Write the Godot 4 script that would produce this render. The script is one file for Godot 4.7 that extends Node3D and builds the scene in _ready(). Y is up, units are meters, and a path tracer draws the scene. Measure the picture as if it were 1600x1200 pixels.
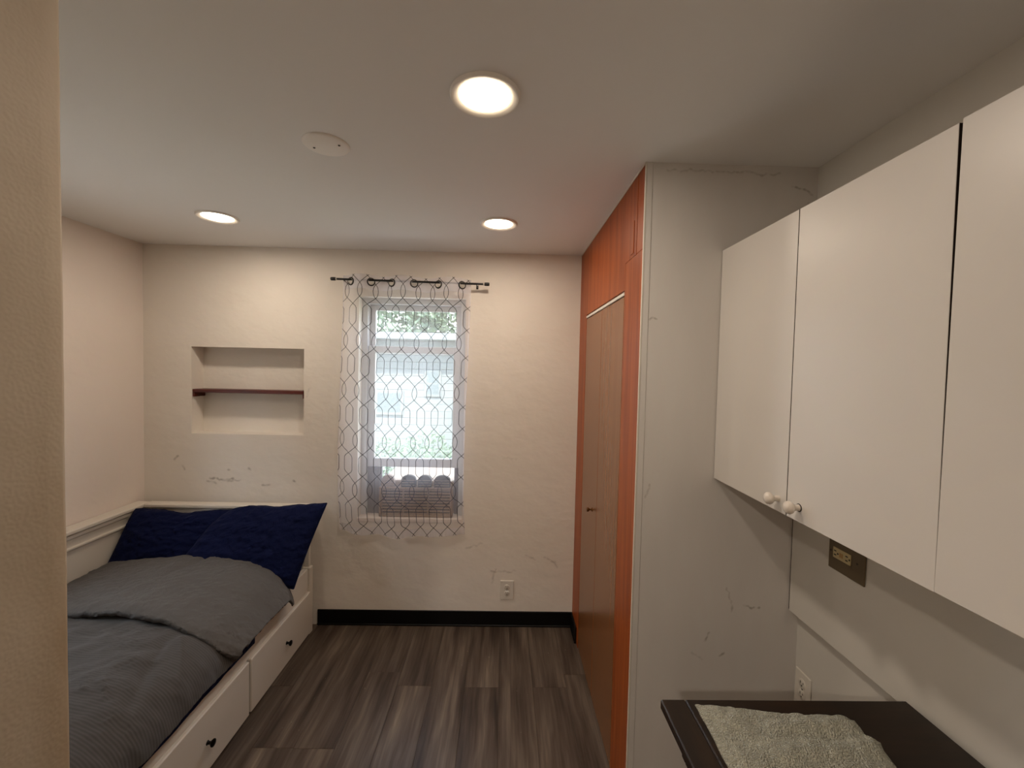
extends Node3D

# ---- measures of the room (metres; x right, y up, the camera looks towards -z) ----
const CEIL := 2.40
const BACK := -2.727
const LEFT := -2.262
const RIGHT := 1.083
const CLOSET_X := 0.478
const CLOSET_Z := -1.498
const FRONT := 2.0
const LAMP_COLOR := Color(1.0, 0.93, 0.855)

var rng := RandomNumberGenerator.new()
var noise := FastNoiseLite.new()
var counts := {}
var M := {}


func _ready() -> void:
	rng.seed = 7
	# ---------------- camera ----------------
	var cam := Camera3D.new()
	cam.name = "camera"
	cam.fov = rad_to_deg(2.0 * atan(600.0 / 667.86))
	cam.near = 0.02
	cam.far = 200.0
	cam.transform = Transform3D(Basis.from_euler(Vector3(-0.0351, -0.0194, 0.0222)), Vector3(0, 1.6732, 0))
	add_child(cam)
	cam.current = true
	# ---------------- sky and exposure ----------------
	var env := Environment.new()
	env.background_mode = Environment.BG_SKY
	var sky := Sky.new()
	var sm := ProceduralSkyMaterial.new()
	sm.sky_top_color = Color(0.80, 0.86, 0.93)
	sm.sky_horizon_color = Color(0.93, 0.95, 0.955)
	sm.ground_bottom_color = Color(0.35, 0.36, 0.33)
	sm.ground_horizon_color = Color(0.7, 0.74, 0.74)
	sky.sky_material = sm
	env.sky = sky
	env.background_energy_multiplier = 7.0
	env.tonemap_mode = Environment.TONE_MAPPER_LINEAR
	env.tonemap_exposure = 1.38
	env.sdfgi_enabled = true
	env.ssao_enabled = true
	env.ssil_enabled = true
	var we := WorldEnvironment.new()
	we.name = "environment"
	we.environment = env
	add_child(we)

	# the sun stands high behind the camera's side of the house: it lights the yard, not the room
	var sun := DirectionalLight3D.new()
	sun.name = "sun"
	sun.light_color = Color(1.0, 0.96, 0.9)
	sun.light_energy = 4.0
	sun.light_angular_distance = 0.6
	sun.shadow_enabled = true
	sun.rotation = Vector3(deg_to_rad(-60.0), 0.0, 0.0)
	add_child(sun)

	noise.noise_type = FastNoiseLite.TYPE_SIMPLEX_SMOOTH
	noise.seed = 3
	noise.frequency = 1.0
	make_materials()
	build_shell()
	build_floor()
	build_closet()
	build_window()
	build_side_window()
	build_outside()
	# ---------------- lamps (each carries its own light) ----------------
	ceiling_light(Vector3(-0.066, CEIL, -1.166), 0.50, "large nearest recessed ceiling light, glowing warm white above the middle of the room")
	ceiling_light(Vector3(-0.042, CEIL, -2.171), 0.33, "recessed ceiling light above the right edge of the curtained window")
	ceiling_light(Vector3(-1.445, CEIL, -2.189), 0.34, "recessed ceiling light over the bed, above the wall niche")
	ceiling_light(Vector3(-0.75, CEIL, 1.1), 1.55, "recessed ceiling light in the space behind the doorway jamb")
	build_ceiling_plate()
	build_bed()
	build_bedding()
	build_curtain()
	build_air_conditioner()
	build_niche_shelf()
	build_cabinets()
	build_outlets()
	build_table()


# =====================================================================
# helpers
# =====================================================================
func numbered(called: String) -> String:
	var n: int = counts.get(called, 0)
	counts[called] = n + 1
	return called if n == 0 else "%s_%03d" % [called, n]


func thing(called: String, label: String, category: String, at := Vector3.ZERO, group := "") -> Node3D:
	var o := Node3D.new()
	o.name = numbered(called)
	add_child(o, true)
	o.position = at
	tag(o, label, category, group)
	return o


func tag(o: Node3D, label: String, category: String, group := "") -> void:
	o.set_meta("label", label)
	o.set_meta("category", category)
	if group:
		o.set_meta("group", group)


func setting(called: String, label := "", category := "") -> Node3D:
	var o := Node3D.new()
	o.name = called
	add_child(o, true)
	o.set_meta("kind", "structure")
	if label:
		o.set_meta("label", label)
		o.set_meta("category", category)
	return o


func begin() -> SurfaceTool:
	var st := SurfaceTool.new()
	st.begin(Mesh.PRIMITIVE_TRIANGLES)
	return st


func commit(called: String, st: SurfaceTool, m: Material, parent: Node3D = self, label := "") -> MeshInstance3D:
	st.generate_normals()
	var o := MeshInstance3D.new()
	o.name = numbered(called) if parent == self else called
	o.mesh = st.commit()
	o.material_override = m
	o.cast_shadow = GeometryInstance3D.SHADOW_CASTING_SETTING_ON
	parent.add_child(o, true)
	if label:
		o.set_meta("label", label)
	return o


# corners are given counter-clockwise as seen from outside; Godot wants them clockwise
func tri(st: SurfaceTool, a: Vector3, b: Vector3, c: Vector3, ua := Vector2.ZERO, ub := Vector2.ZERO, uc := Vector2.ZERO) -> void:
	st.set_uv(ua)
	st.add_vertex(a)
	st.set_uv(uc)
	st.add_vertex(c)
	st.set_uv(ub)
	st.add_vertex(b)


func quad(st: SurfaceTool, a: Vector3, b: Vector3, c: Vector3, d: Vector3, uvs := []) -> void:
	if uvs.is_empty():
		tri(st, a, b, c)
		tri(st, a, c, d)
	else:
		tri(st, a, b, c, uvs[0], uvs[1], uvs[2])
		tri(st, a, c, d, uvs[0], uvs[2], uvs[3])


# a box with chamfered edges; uv_of gives the texture place of a point
func bx(st: SurfaceTool, lo: Vector3, hi: Vector3, ch := 0.0, uv_of = null) -> void:
	st.set_smooth_group(-1)
	var c := (lo + hi) / 2.0
	var h := (hi - lo) / 2.0
	ch = minf(ch, minf(h.x, minf(h.y, h.z)) * 0.9)
	for ax in 3:
		for s in [-1.0, 1.0]:
			var i := (ax + 1) % 3
			var j := (ax + 2) % 3
			var pts := []
			for k in [[-1, -1], [1, -1], [1, 1], [-1, 1]]:
				var v := Vector3.ZERO
				v[ax] = s * h[ax]
				v[i] = k[0] * (h[i] - ch)
				v[j] = k[1] * (h[j] - ch)
				pts.append(c + v)
			if s < 0:
				pts.reverse()
			face(st, pts, uv_of)
	if ch <= 0.0:
		return
	for ax in 3:
		var i := (ax + 1) % 3
		var j := (ax + 2) % 3
		for s in [[1.0, 1.0], [-1.0, 1.0], [-1.0, -1.0], [1.0, -1.0]]:
			var p := []
			for k in [[0, -1], [0, 1], [1, 1], [1, -1]]:
				var v := Vector3.ZERO
				v[ax] = k[1] * (h[ax] - ch)
				v[i] = s[0] * (h[i] if k[0] == 0 else h[i] - ch)
				v[j] = s[1] * (h[j] - ch if k[0] == 0 else h[j])
				p.append(c + v)
			if s[0] * s[1] > 0:
				p.reverse()
			face(st, p, uv_of)
	for sx in [-1.0, 1.0]:
		for sy in [-1.0, 1.0]:
			for sz in [-1.0, 1.0]:
				var a := c + Vector3(sx * h.x, sy * (h.y - ch), sz * (h.z - ch))
				var b := c + Vector3(sx * (h.x - ch), sy * h.y, sz * (h.z - ch))
				var d := c + Vector3(sx * (h.x - ch), sy * (h.y - ch), sz * h.z)
				var p := [a, b, d]
				if sx * sy * sz < 0:
					p.reverse()
				face(st, p, uv_of)


func face(st: SurfaceTool, p: Array, uv_of) -> void:
	var u := []
	for q in p:
		u.append(uv_of.call(q) if uv_of != null else Vector2(q.x + q.z * 0.7, -q.y + q.z * 0.3))
	for k in range(1, p.size() - 1):
		tri(st, p[0], p[k], p[k + 1], u[0], u[k], u[k + 1])


func box_part(called: String, lo: Vector3, hi: Vector3, ch: float, m: Material, parent: Node3D = self, label := "", uv_of = null) -> MeshInstance3D:
	var st := begin()
	bx(st, lo, hi, ch, uv_of)
	return commit(called, st, m, parent, label)


# turned shape: profile of (radius, height) from bottom to top round the local y axis, placed by t
func lathe(st: SurfaceTool, prof: Array, t: Transform3D, segs := 32, group := 1) -> void:
	st.set_smooth_group(group)
	for k in prof.size() - 1:
		var p: Vector2 = prof[k]
		var q: Vector2 = prof[k + 1]
		if k > 0 and k < prof.size() - 1:
			var d0: Vector2 = (p - prof[k - 1]).normalized()
			var d1: Vector2 = (q - p).normalized()
			if d0.dot(d1) < 0.75:
				group += 1
				st.set_smooth_group(group)
		for s in segs:
			var a := TAU * s / segs
			var b := TAU * (s + 1) / segs
			var pa := t * Vector3(p.x * cos(a), p.y, -p.x * sin(a))
			var pb := t * Vector3(p.x * cos(b), p.y, -p.x * sin(b))
			var qa := t * Vector3(q.x * cos(a), q.y, -q.x * sin(a))
			var qb := t * Vector3(q.x * cos(b), q.y, -q.x * sin(b))
			if p.x > 1e-6:
				tri(st, pa, pb, qb if q.x > 1e-6 else qa)
			if q.x > 1e-6:
				tri(st, pa, qb, qa)


func axis_y_to(dir: Vector3, at: Vector3) -> Transform3D:
	var y := dir.normalized()
	var x := y.cross(Vector3(0.31, 0.2, 0.93)).normalized()
	return Transform3D(Basis(x, y, x.cross(y)), at)


func tube(st: SurfaceTool, pts: Array, r: float, segs := 12) -> void:
	for k in pts.size() - 1:
		var d: Vector3 = pts[k + 1] - pts[k]
		lathe(st, [Vector2(0, 0), Vector2(r, 0), Vector2(r, d.length()), Vector2(0, d.length())], axis_y_to(d, pts[k]), segs, 1 + k * 4)


func torus(st: SurfaceTool, t: Transform3D, big: float, small: float, segs := 28, ring := 10) -> void:
	st.set_smooth_group(1)
	var at := func(i: int, j: int) -> Vector3:
		var a := TAU * i / segs
		var b := TAU * j / ring
		return t * Vector3((big + small * cos(b)) * cos(a), small * sin(b), -(big + small * cos(b)) * sin(a))
	for i in segs:
		for j in ring:
			quad(st, at.call(i, j), at.call(i + 1, j), at.call(i + 1, j + 1), at.call(i, j + 1))


# a sheet of nu x nv cells from f(u, v); front side is du x dv
func sheet(st: SurfaceTool, f: Callable, nu: int, nv: int, uvf = null, flip := false) -> void:
	st.set_smooth_group(1)
	var p := []
	var t := []
	for j in nv + 1:
		for i in nu + 1:
			var u := float(i) / nu
			var v := float(j) / nv
			p.append(f.call(u, v))
			t.append(uvf.call(u, v) if uvf != null else Vector2(u, v))
	for j in nv:
		for i in nu:
			var a := j * (nu + 1) + i
			var b := a + 1
			var c := a + nu + 2
			var d := a + nu + 1
			if flip:
				quad(st, p[a], p[d], p[c], p[b], [t[a], t[d], t[c], t[b]])
			else:
				quad(st, p[a], p[b], p[c], p[d], [t[a], t[b], t[c], t[d]])


# a closed slab of cloth: f gives the upper side, g the lower one
func slab(st: SurfaceTool, f: Callable, g: Callable, nu: int, nv: int, uvf = null) -> void:
	sheet(st, f, nu, nv, uvf)
	sheet(st, g, nu, nv, uvf, true)
	var rim := []
	for i in nu:
		rim.append(Vector2(float(i) / nu, 0))
	for j in nv:
		rim.append(Vector2(1, float(j) / nv))
	for i in nu:
		rim.append(Vector2(1.0 - float(i) / nu, 1))
	for j in nv:
		rim.append(Vector2(0, 1.0 - float(j) / nv))
	for k in rim.size():
		var a: Vector2 = rim[k]
		var b: Vector2 = rim[(k + 1) % rim.size()]
		var ua: Vector2 = uvf.call(a.x, a.y) if uvf != null else a
		var ub: Vector2 = uvf.call(b.x, b.y) if uvf != null else b
		quad(st, g.call(a.x, a.y), g.call(b.x, b.y), f.call(b.x, b.y), f.call(a.x, a.y), [ua, ub, ub, ua])


func n2(x: float, y: float) -> float:
	return noise.get_noise_2d(x, y)


func curve_at(pts: Array, s: float) -> Vector2:
	# Catmull-Rom through 2D points
	var n := pts.size() - 1
	var k := clampi(int(s * n), 0, n - 1)
	var t := s * n - k
	var p0: Vector2 = pts[maxi(k - 1, 0)]
	var p1: Vector2 = pts[k]
	var p2: Vector2 = pts[k + 1]
	var p3: Vector2 = pts[mini(k + 2, n)]
	return p1.cubic_interpolate(p2, p0, p3, t)


# =====================================================================
# materials
# =====================================================================
func mat(c: Color, rough: float, spec := 0.5) -> StandardMaterial3D:
	var m := StandardMaterial3D.new()
	m.albedo_color = c
	m.roughness = rough
	m.metallic_specular = spec
	return m


func gray_noise(size: int, freq: float, octaves: int, sd: int) -> Image:
	var f := FastNoiseLite.new()
	f.noise_type = FastNoiseLite.TYPE_SIMPLEX_SMOOTH
	f.seed = sd
	f.frequency = freq
	f.fractal_octaves = octaves
	return f.get_seamless_image(size, size)


func relief(m: StandardMaterial3D, im: Image, cm: float, scale: float) -> void:
	m.heightmap_enabled = true
	m.heightmap_texture = ImageTexture.create_from_image(im)
	m.heightmap_scale = cm
	m.uv1_triplanar = true
	m.uv1_world_triplanar = true
	m.uv1_scale = Vector3.ONE * scale


func mottled(a: Color, b: Color, sd: int, freq := 0.008) -> ImageTexture:
	var im := gray_noise(512, freq, 4, sd)
	im.convert(Image.FORMAT_RGB8)
	for y in 512:
		for x in 512:
			im.set_pixel(x, y, a.lerp(b, im.get_pixel(x, y).r))
	return ImageTexture.create_from_image(im)


func stamp(im: Image, x: float, y: float, r: float, c: Color, k: float) -> void:
	for j in range(int(y - r - 1), int(y + r + 2)):
		for i in range(int(x - r - 1), int(x + r + 2)):
			if i < 0 or j < 0 or i >= im.get_width() or j >= im.get_height():
				continue
			var d := Vector2(i - x, j - y).length()
			var w := clampf(r + 0.5 - d, 0.0, 1.0) * k
			if w > 0.0:
				var o := im.get_pixel(i, j)
				im.set_pixel(i, j, o.lerp(c, w))


# wall paint picture with scuffs: marks are [x px, y px, length, angle, strength, colour]
func scuffed(w: int, h: int, a: Color, b: Color, marks: Array, sd: int) -> ImageTexture:
	var src := gray_noise(512, 0.006, 4, sd)
	src.resize(w, h, Image.INTERPOLATE_CUBIC)
	src.convert(Image.FORMAT_RGB8)
	for y in h:
		for x in w:
			src.set_pixel(x, y, a.lerp(b, src.get_pixel(x, y).r))
	for m in marks:
		var n := int(m[2])
		for k in n:
			var t := float(k) - n / 2.0
			var off := 6.0 * n2(m[0] * 0.3 + k * 0.05, m[1])
			var f: float = clampf(0.5 + n2(k * 0.11, m[0]), 0.0, 1.0) * m[4]
			f *= 0.33
			stamp(src, m[0] + cos(m[3]) * t - sin(m[3]) * off, m[1] + sin(m[3]) * t + cos(m[3]) * off, 1.7 + 1.3 * n2(k * 0.2, m[1]), m[5], f)
	return ImageTexture.create_from_image(src)


func wood_picture(w: int, h: int, ramp: Array, across: float, along: float, sd: int, contrast := 1.0) -> Image:
	# grain runs along the picture's height
	var f := FastNoiseLite.new()
	f.noise_type = FastNoiseLite.TYPE_SIMPLEX_SMOOTH
	f.seed = sd
	f.frequency = 1.0
	var im := Image.create(w, h, false, Image.FORMAT_RGB8)
	for y in h:
		var v := float(y) / h
		for x in w:
			var u := float(x) / w
			var wob := 0.012 * f.get_noise_2d(u * 3.0, v * along * 2.0)
			var g := 0.62 * f.get_noise_2d((u + wob) * across, v * along) + 0.28 * f.get_noise_2d((u + wob) * across * 3.1, v * along * 1.6 + 9.0) + 0.16 * f.get_noise_2d(u * across * 9.0, v * along * 3.5 + 31.0)
			var k := clampf(0.5 + g * 0.62 * contrast, 0.0, 0.999) * (ramp.size() - 1)
			im.set_pixel(x, y, ramp[int(k)].lerp(ramp[int(k) + 1], k - int(k)))
	return im


func make_materials() -> void:
	var plaster := gray_noise(1024, 0.02, 5, 11)
	var fine := gray_noise(1024, 0.30, 2, 12)
	# back wall: cream paint with a few scuffs; 300 px per metre, u from LEFT, v from the ceiling
	var px := func(x: float) -> float: return (x - LEFT) * 300.0
	var py := func(y: float) -> float: return (CEIL - y) * 300.0
	var sc := Color(0.47, 0.43, 0.38)
	var marks := [
		[px.call(-1.78), py.call(0.938), 46, 0.05, 0.55, sc], [px.call(-1.84), py.call(0.918), 20, 0.4, 0.35, sc], [px.call(-1.70), py.call(0.93), 26, -0.1, 0.4, sc],
		[px.call(-1.603), py.call(1.0), 7, 0.9, 0.55, sc], [px.call(-1.73), py.call(1.0), 5, 0.2, 0.5, sc], [px.call(-2.064), py.call(1.065), 12, 2.4, 0.4, sc], [px.call(-2.02), py.call(1.0), 9, 0.7, 0.4, sc],
		[px.call(-1.32), py.call(0.93), 5, 0.7, 0.6, sc], [px.call(-1.5), py.call(0.9), 16, -0.2, 0.35, sc],
		[px.call(0.33), py.call(0.44), 30, 0.55, 0.35, sc], [px.call(0.36), py.call(0.41), 14, 1.4, 0.35, sc], [px.call(0.02), py.call(0.36), 50, -0.05, 0.25, sc], [px.call(-0.04), py.call(0.33), 30, 1.9, 0.2, sc],
		[px.call(-0.17), py.call(0.53), 34, -0.3, 0.22, sc], [px.call(0.2), py.call(0.46), 24, 0.4, 0.22, sc], [px.call(-1.24), py.call(1.5), 20, 2.1, 0.25, sc],
		[px.call(0.05), py.call(1.1), 26, 0.0, 0.12, sc],
	]
	var m := mat(Color.WHITE, 0.62, 0.35)
	m.albedo_texture = scuffed(1024, 720, Color(0.91, 0.88, 0.835), Color(0.935, 0.908, 0.868), marks, 21)
	m.heightmap_enabled = true
	m.heightmap_texture = ImageTexture.create_from_image(plaster)
	m.heightmap_scale = 0.22
	M.wall_back = m
	M.wall_left = mat(Color.WHITE, 0.62, 0.35)
	M.wall_left.albedo_texture = mottled(Color(0.915, 0.868, 0.825), Color(0.935, 0.893, 0.855), 5)
	relief(M.wall_left, plaster, 0.25, 0.24)
	M.ceiling = mat(Color(0.93, 0.92, 0.905), 0.85, 0.25)
	relief(M.ceiling, plaster, 0.12, 0.22)
	# the grey painted partition, with scratches
	var gs := Color(0.36, 0.33, 0.28)
	var gl := Color(0.86, 0.85, 0.82)
	var gmarks := [[215, 783 - 0, 30, 0.02, 0.8, gl], [262, 780, 26, 0.05, 0.0, gs]]
	var gx := func(x: float) -> float: return (x - CLOSET_X) * 500.0
	var gy := func(y: float) -> float: return (CEIL - y) * 500.0
	gmarks = [
		[gx.call(0.55), gy.call(0.855), 44, 0.02, 0.9, gl], [gx.call(0.90), gy.call(0.835), 20, 0.2, 0.6, gs], [gx.call(0.93), gy.call(0.834), 12, -0.2, 0.5, gs], [gx.call(0.83), gy.call(0.86), 46, 1.35, 0.3, gs],
		[gx.call(0.75), gy.call(0.72), 22, 2.2, 0.4, gs], [gx.call(0.81), gy.call(0.66), 12, -0.3, 0.45, gs], [gx.call(0.58), gy.call(1.93), 12, 0.6, 0.5, gl], [gx.call(0.52), gy.call(1.86), 14, 0.0, 0.6, gs],
		[gx.call(1.03), gy.call(2.32), 40, 0.35, 0.35, gs], [gx.call(1.062), gy.call(2.25), 30, 1.2, 0.35, gs], [gx.call(0.75), gy.call(2.375), 200, 0.01, 0.22, gs], [gx.call(0.72), gy.call(0.65), 26, 0.6, 0.18, gs],
		[gx.call(0.52), gy.call(1.25), 26, 1.7, 0.25, gs],
	]
	m = mat(Color.WHITE, 0.5, 0.4)
	m.albedo_texture = scuffed(320, 1200, Color(0.83, 0.815, 0.795), Color(0.855, 0.842, 0.822), gmarks, 31)
	M.wall_grey = m
	M.wall_right = mat(Color(0.845, 0.835, 0.805), 0.55, 0.4)
	relief(M.wall_right, plaster, 0.15, 0.24)
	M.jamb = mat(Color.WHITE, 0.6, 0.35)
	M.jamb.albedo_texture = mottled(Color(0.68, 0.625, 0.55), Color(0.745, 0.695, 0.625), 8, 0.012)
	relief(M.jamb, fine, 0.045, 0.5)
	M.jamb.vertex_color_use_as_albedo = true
	M.caulk = mat(Color(0.2, 0.16, 0.12), 0.8)
	M.bead = mat(Color(0.84, 0.82, 0.77), 0.5)
	M.black_vinyl = mat(Color(0.022, 0.021, 0.022), 0.45, 0.35)
	M.white_gloss = mat(Color(0.88, 0.865, 0.84), 0.32, 0.5)
	M.white_satin = mat(Color(0.86, 0.83, 0.78), 0.38, 0.5)
	relief(M.white_satin, fine, 0.006, 0.4)
	M.cabinet = mat(Color.WHITE, 0.36, 0.5)
	M.cabinet.albedo_texture = mottled(Color(0.85, 0.833, 0.808), Color(0.875, 0.86, 0.836), 9, 0.006)
	relief(M.cabinet, gray_noise(512, 0.03, 3, 17), 0.05, 0.4)
	M.cabinet_bottom = mat(Color(0.62, 0.58, 0.5), 0.6)
	M.cabinet_gap = mat(Color(0.2, 0.15, 0.12), 0.8)
	M.porcelain = mat(Color(0.88, 0.845, 0.80), 0.18, 0.6)
	M.plastic_white = mat(Color(0.88, 0.86, 0.82), 0.35)
	M.plastic_ivory = mat(Color(0.80, 0.74, 0.56), 0.35)
	M.button = mat(Color(0.72, 0.56, 0.34), 0.4)
	M.dark_slot = mat(Color(0.03, 0.025, 0.02), 0.6)
	M.bronze = mat(Color(0.41, 0.355, 0.265), 0.4)
	M.bronze.metallic = 0.2
	M.dark_metal = mat(Color(0.05, 0.04, 0.035), 0.38)
	M.dark_metal.metallic = 0.7
	M.brass = mat(Color(0.42, 0.28, 0.13), 0.35)
	M.brass.metallic = 0.8
	M.rod = mat(Color(0.02, 0.019, 0.02), 0.4)
	M.rod_band = mat(Color(0.75, 0.72, 0.68), 0.3)
	M.screw = mat(Color(0.16, 0.13, 0.10), 0.4)
	M.lamp_trim = mat(Color(0.95, 0.93, 0.9), 0.5)
	M.lamp_lens = mat(Color(0.95, 0.93, 0.9), 0.5)
	M.lamp_lens.emission_enabled = true
	M.lamp_lens.emission = Color(1.0, 0.91, 0.78)
	M.lamp_lens.emission_energy_multiplier = 8.0
	# floor planks
	var greys := [Color(0.145, 0.113, 0.096), Color(0.225, 0.182, 0.155), Color(0.30, 0.252, 0.216), Color(0.365, 0.317, 0.275), Color(0.445, 0.392, 0.343), Color(0.57, 0.52, 0.455)]
	var fl := wood_picture(1024, 1024, greys, 11.0, 1.9, 41, 1.25)
	for k in 70:
		stamp(fl, rng.randf() * 1024, rng.randf() * 1024, rng.randf_range(0.3, 1.3), Color(0.75, 0.72, 0.66), rng.randf_range(0.3, 0.8))
	M.floor = mat(Color.WHITE, 0.42, 0.4)
	M.floor.albedo_texture = ImageTexture.create_from_image(fl)
	M.floor.heightmap_enabled = true
	M.floor.heightmap_texture = M.floor.albedo_texture
	M.floor.heightmap_scale = 0.03
	M.subfloor = mat(Color(0.1, 0.09, 0.08), 0.9)
	# orange stained plywood and the browner door
	var oranges := [Color(0.40, 0.165, 0.055), Color(0.53, 0.24, 0.085), Color(0.615, 0.30, 0.11), Color(0.665, 0.345, 0.14), Color(0.74, 0.42, 0.20)]
	M.orange = mat(Color.WHITE, 0.42, 0.38)
	M.orange.albedo_texture = ImageTexture.create_from_image(wood_picture(512, 1024, oranges, 18.0, 2.2, 51, 0.9))
	var browns := [Color(0.42, 0.25, 0.13), Color(0.50, 0.315, 0.17), Color(0.545, 0.35, 0.195), Color(0.60, 0.40, 0.235)]
	M.door = mat(Color.WHITE, 0.27, 0.6)
	M.door.albedo_texture = ImageTexture.create_from_image(wood_picture(512, 1024, browns, 22.0, 1.2, 52, 0.5))
	var reds := [Color(0.20, 0.05, 0.025), Color(0.33, 0.10, 0.05), Color(0.42, 0.15, 0.07)]
	M.shelf = mat(Color.WHITE, 0.4)
	M.shelf.albedo_texture = ImageTexture.create_from_image(wood_picture(256, 256, reds, 8.0, 2.0, 53))
	var darks := [Color(0.08, 0.055, 0.04), Color(0.115, 0.08, 0.056), Color(0.155, 0.107, 0.073), Color(0.21, 0.145, 0.097)]
	M.table = mat(Color.WHITE, 0.38, 0.45)
	M.table.albedo_texture = ImageTexture.create_from_image(wood_picture(512, 512, darks, 12.0, 2.0, 54))
	# cloths
	var weave := gray_noise(256, 0.25, 2, 61)
	M.navy = mat(Color(0.03, 0.062, 0.20), 0.85, 0.25)
	M.navy.rim_enabled = true
	M.navy.rim = 0.25
	M.navy.rim_tint = 0.6
	relief(M.navy, gray_noise(512, 0.02, 5, 62), 0.9, 1.8)
	var stripes := Image.create(256, 256, false, Image.FORMAT_RGB8)
	var rib := Image.create(256, 256, false, Image.FORMAT_RGB8)
	for y in 256:
		for x in 256:
			var s := sin(TAU * (y + 2.0 * weave.get_pixel(x, y).r) / 16.0)
			var w := weave.get_pixel(x, y).r * 0.035
			var g := 0.298 + 0.02 * s + w
			stripes.set_pixel(x, y, Color(g, g * 0.97, g * 0.945))
			rib.set_pixel(x, y, Color.WHITE * clampf(0.5 + 0.4 * s, 0, 1))
	M.duvet = mat(Color.WHITE, 0.9, 0.2)
	M.duvet.albedo_texture = ImageTexture.create_from_image(stripes)
	M.duvet.heightmap_enabled = true
	M.duvet.heightmap_texture = ImageTexture.create_from_image(rib)
	M.duvet.heightmap_scale = 0.03
	M.duvet.rim_enabled = true
	M.duvet.rim = 0.2
	M.duvet_plain = mat(Color(0.365, 0.354, 0.344), 0.9, 0.2)
	M.duvet_plain.rim_enabled = true
	M.duvet_plain.rim = 0.2
	relief(M.duvet_plain, gray_noise(512, 0.03, 5, 63), 0.8, 1.6)
	M.towel = mat(Color.WHITE, 0.95, 0.1)
	M.towel.albedo_texture = mottled(Color(0.66, 0.655, 0.58), Color(0.87, 0.87, 0.81), 64, 0.09)
	relief(M.towel, gray_noise(512, 0.08, 3, 65), 1.6, 5.0)
	M.towel.rim_enabled = true
	M.towel.rim = 0.5
	M.curtain = curtain_material()
	# window, outside
	M.vinyl = mat(Color(0.82, 0.83, 0.84), 0.35)
	M.pane = mat(Color(0.9, 0.97, 0.96, 0.06), 0.02)
	M.pane.transparency = BaseMaterial3D.TRANSPARENCY_ALPHA
	M.accordion = mat(Color(0.5, 0.49, 0.5), 0.6)
	M.ac = mat(Color(0.58, 0.49, 0.40), 0.5)
	M.ac_dark = mat(Color(0.04, 0.033, 0.028), 0.7)
	M.siding = mat(Color(0.42, 0.455, 0.465), 0.7)
	M.roof = mat(Color(0.4, 0.42, 0.44), 0.85)
	M.glass_far = mat(Color(0.35, 0.4, 0.42), 0.2)
	M.lawn = mat(Color.WHITE, 0.95)
	M.lawn.albedo_texture = mottled(Color(0.30, 0.38, 0.22), Color(0.50, 0.54, 0.38), 71, 0.03)
	M.lawn.uv1_triplanar = true
	M.lawn.uv1_world_triplanar = true
	M.lawn.uv1_scale = Vector3.ONE * 0.4
	M.concrete = mat(Color.WHITE, 0.9)
	M.concrete.albedo_texture = mottled(Color(0.66, 0.645, 0.62), Color(0.74, 0.73, 0.71), 72)
	M.brick_far = mat(Color(0.45, 0.38, 0.32), 0.9)
	M.bark = mat(Color(0.3, 0.25, 0.2), 0.9)
	M.leaf = mat(Color(0.38, 0.46, 0.39), 0.6)
	M.leaf.backlight_enabled = true
	M.leaf.backlight = Color(0.3, 0.36, 0.27)


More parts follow.
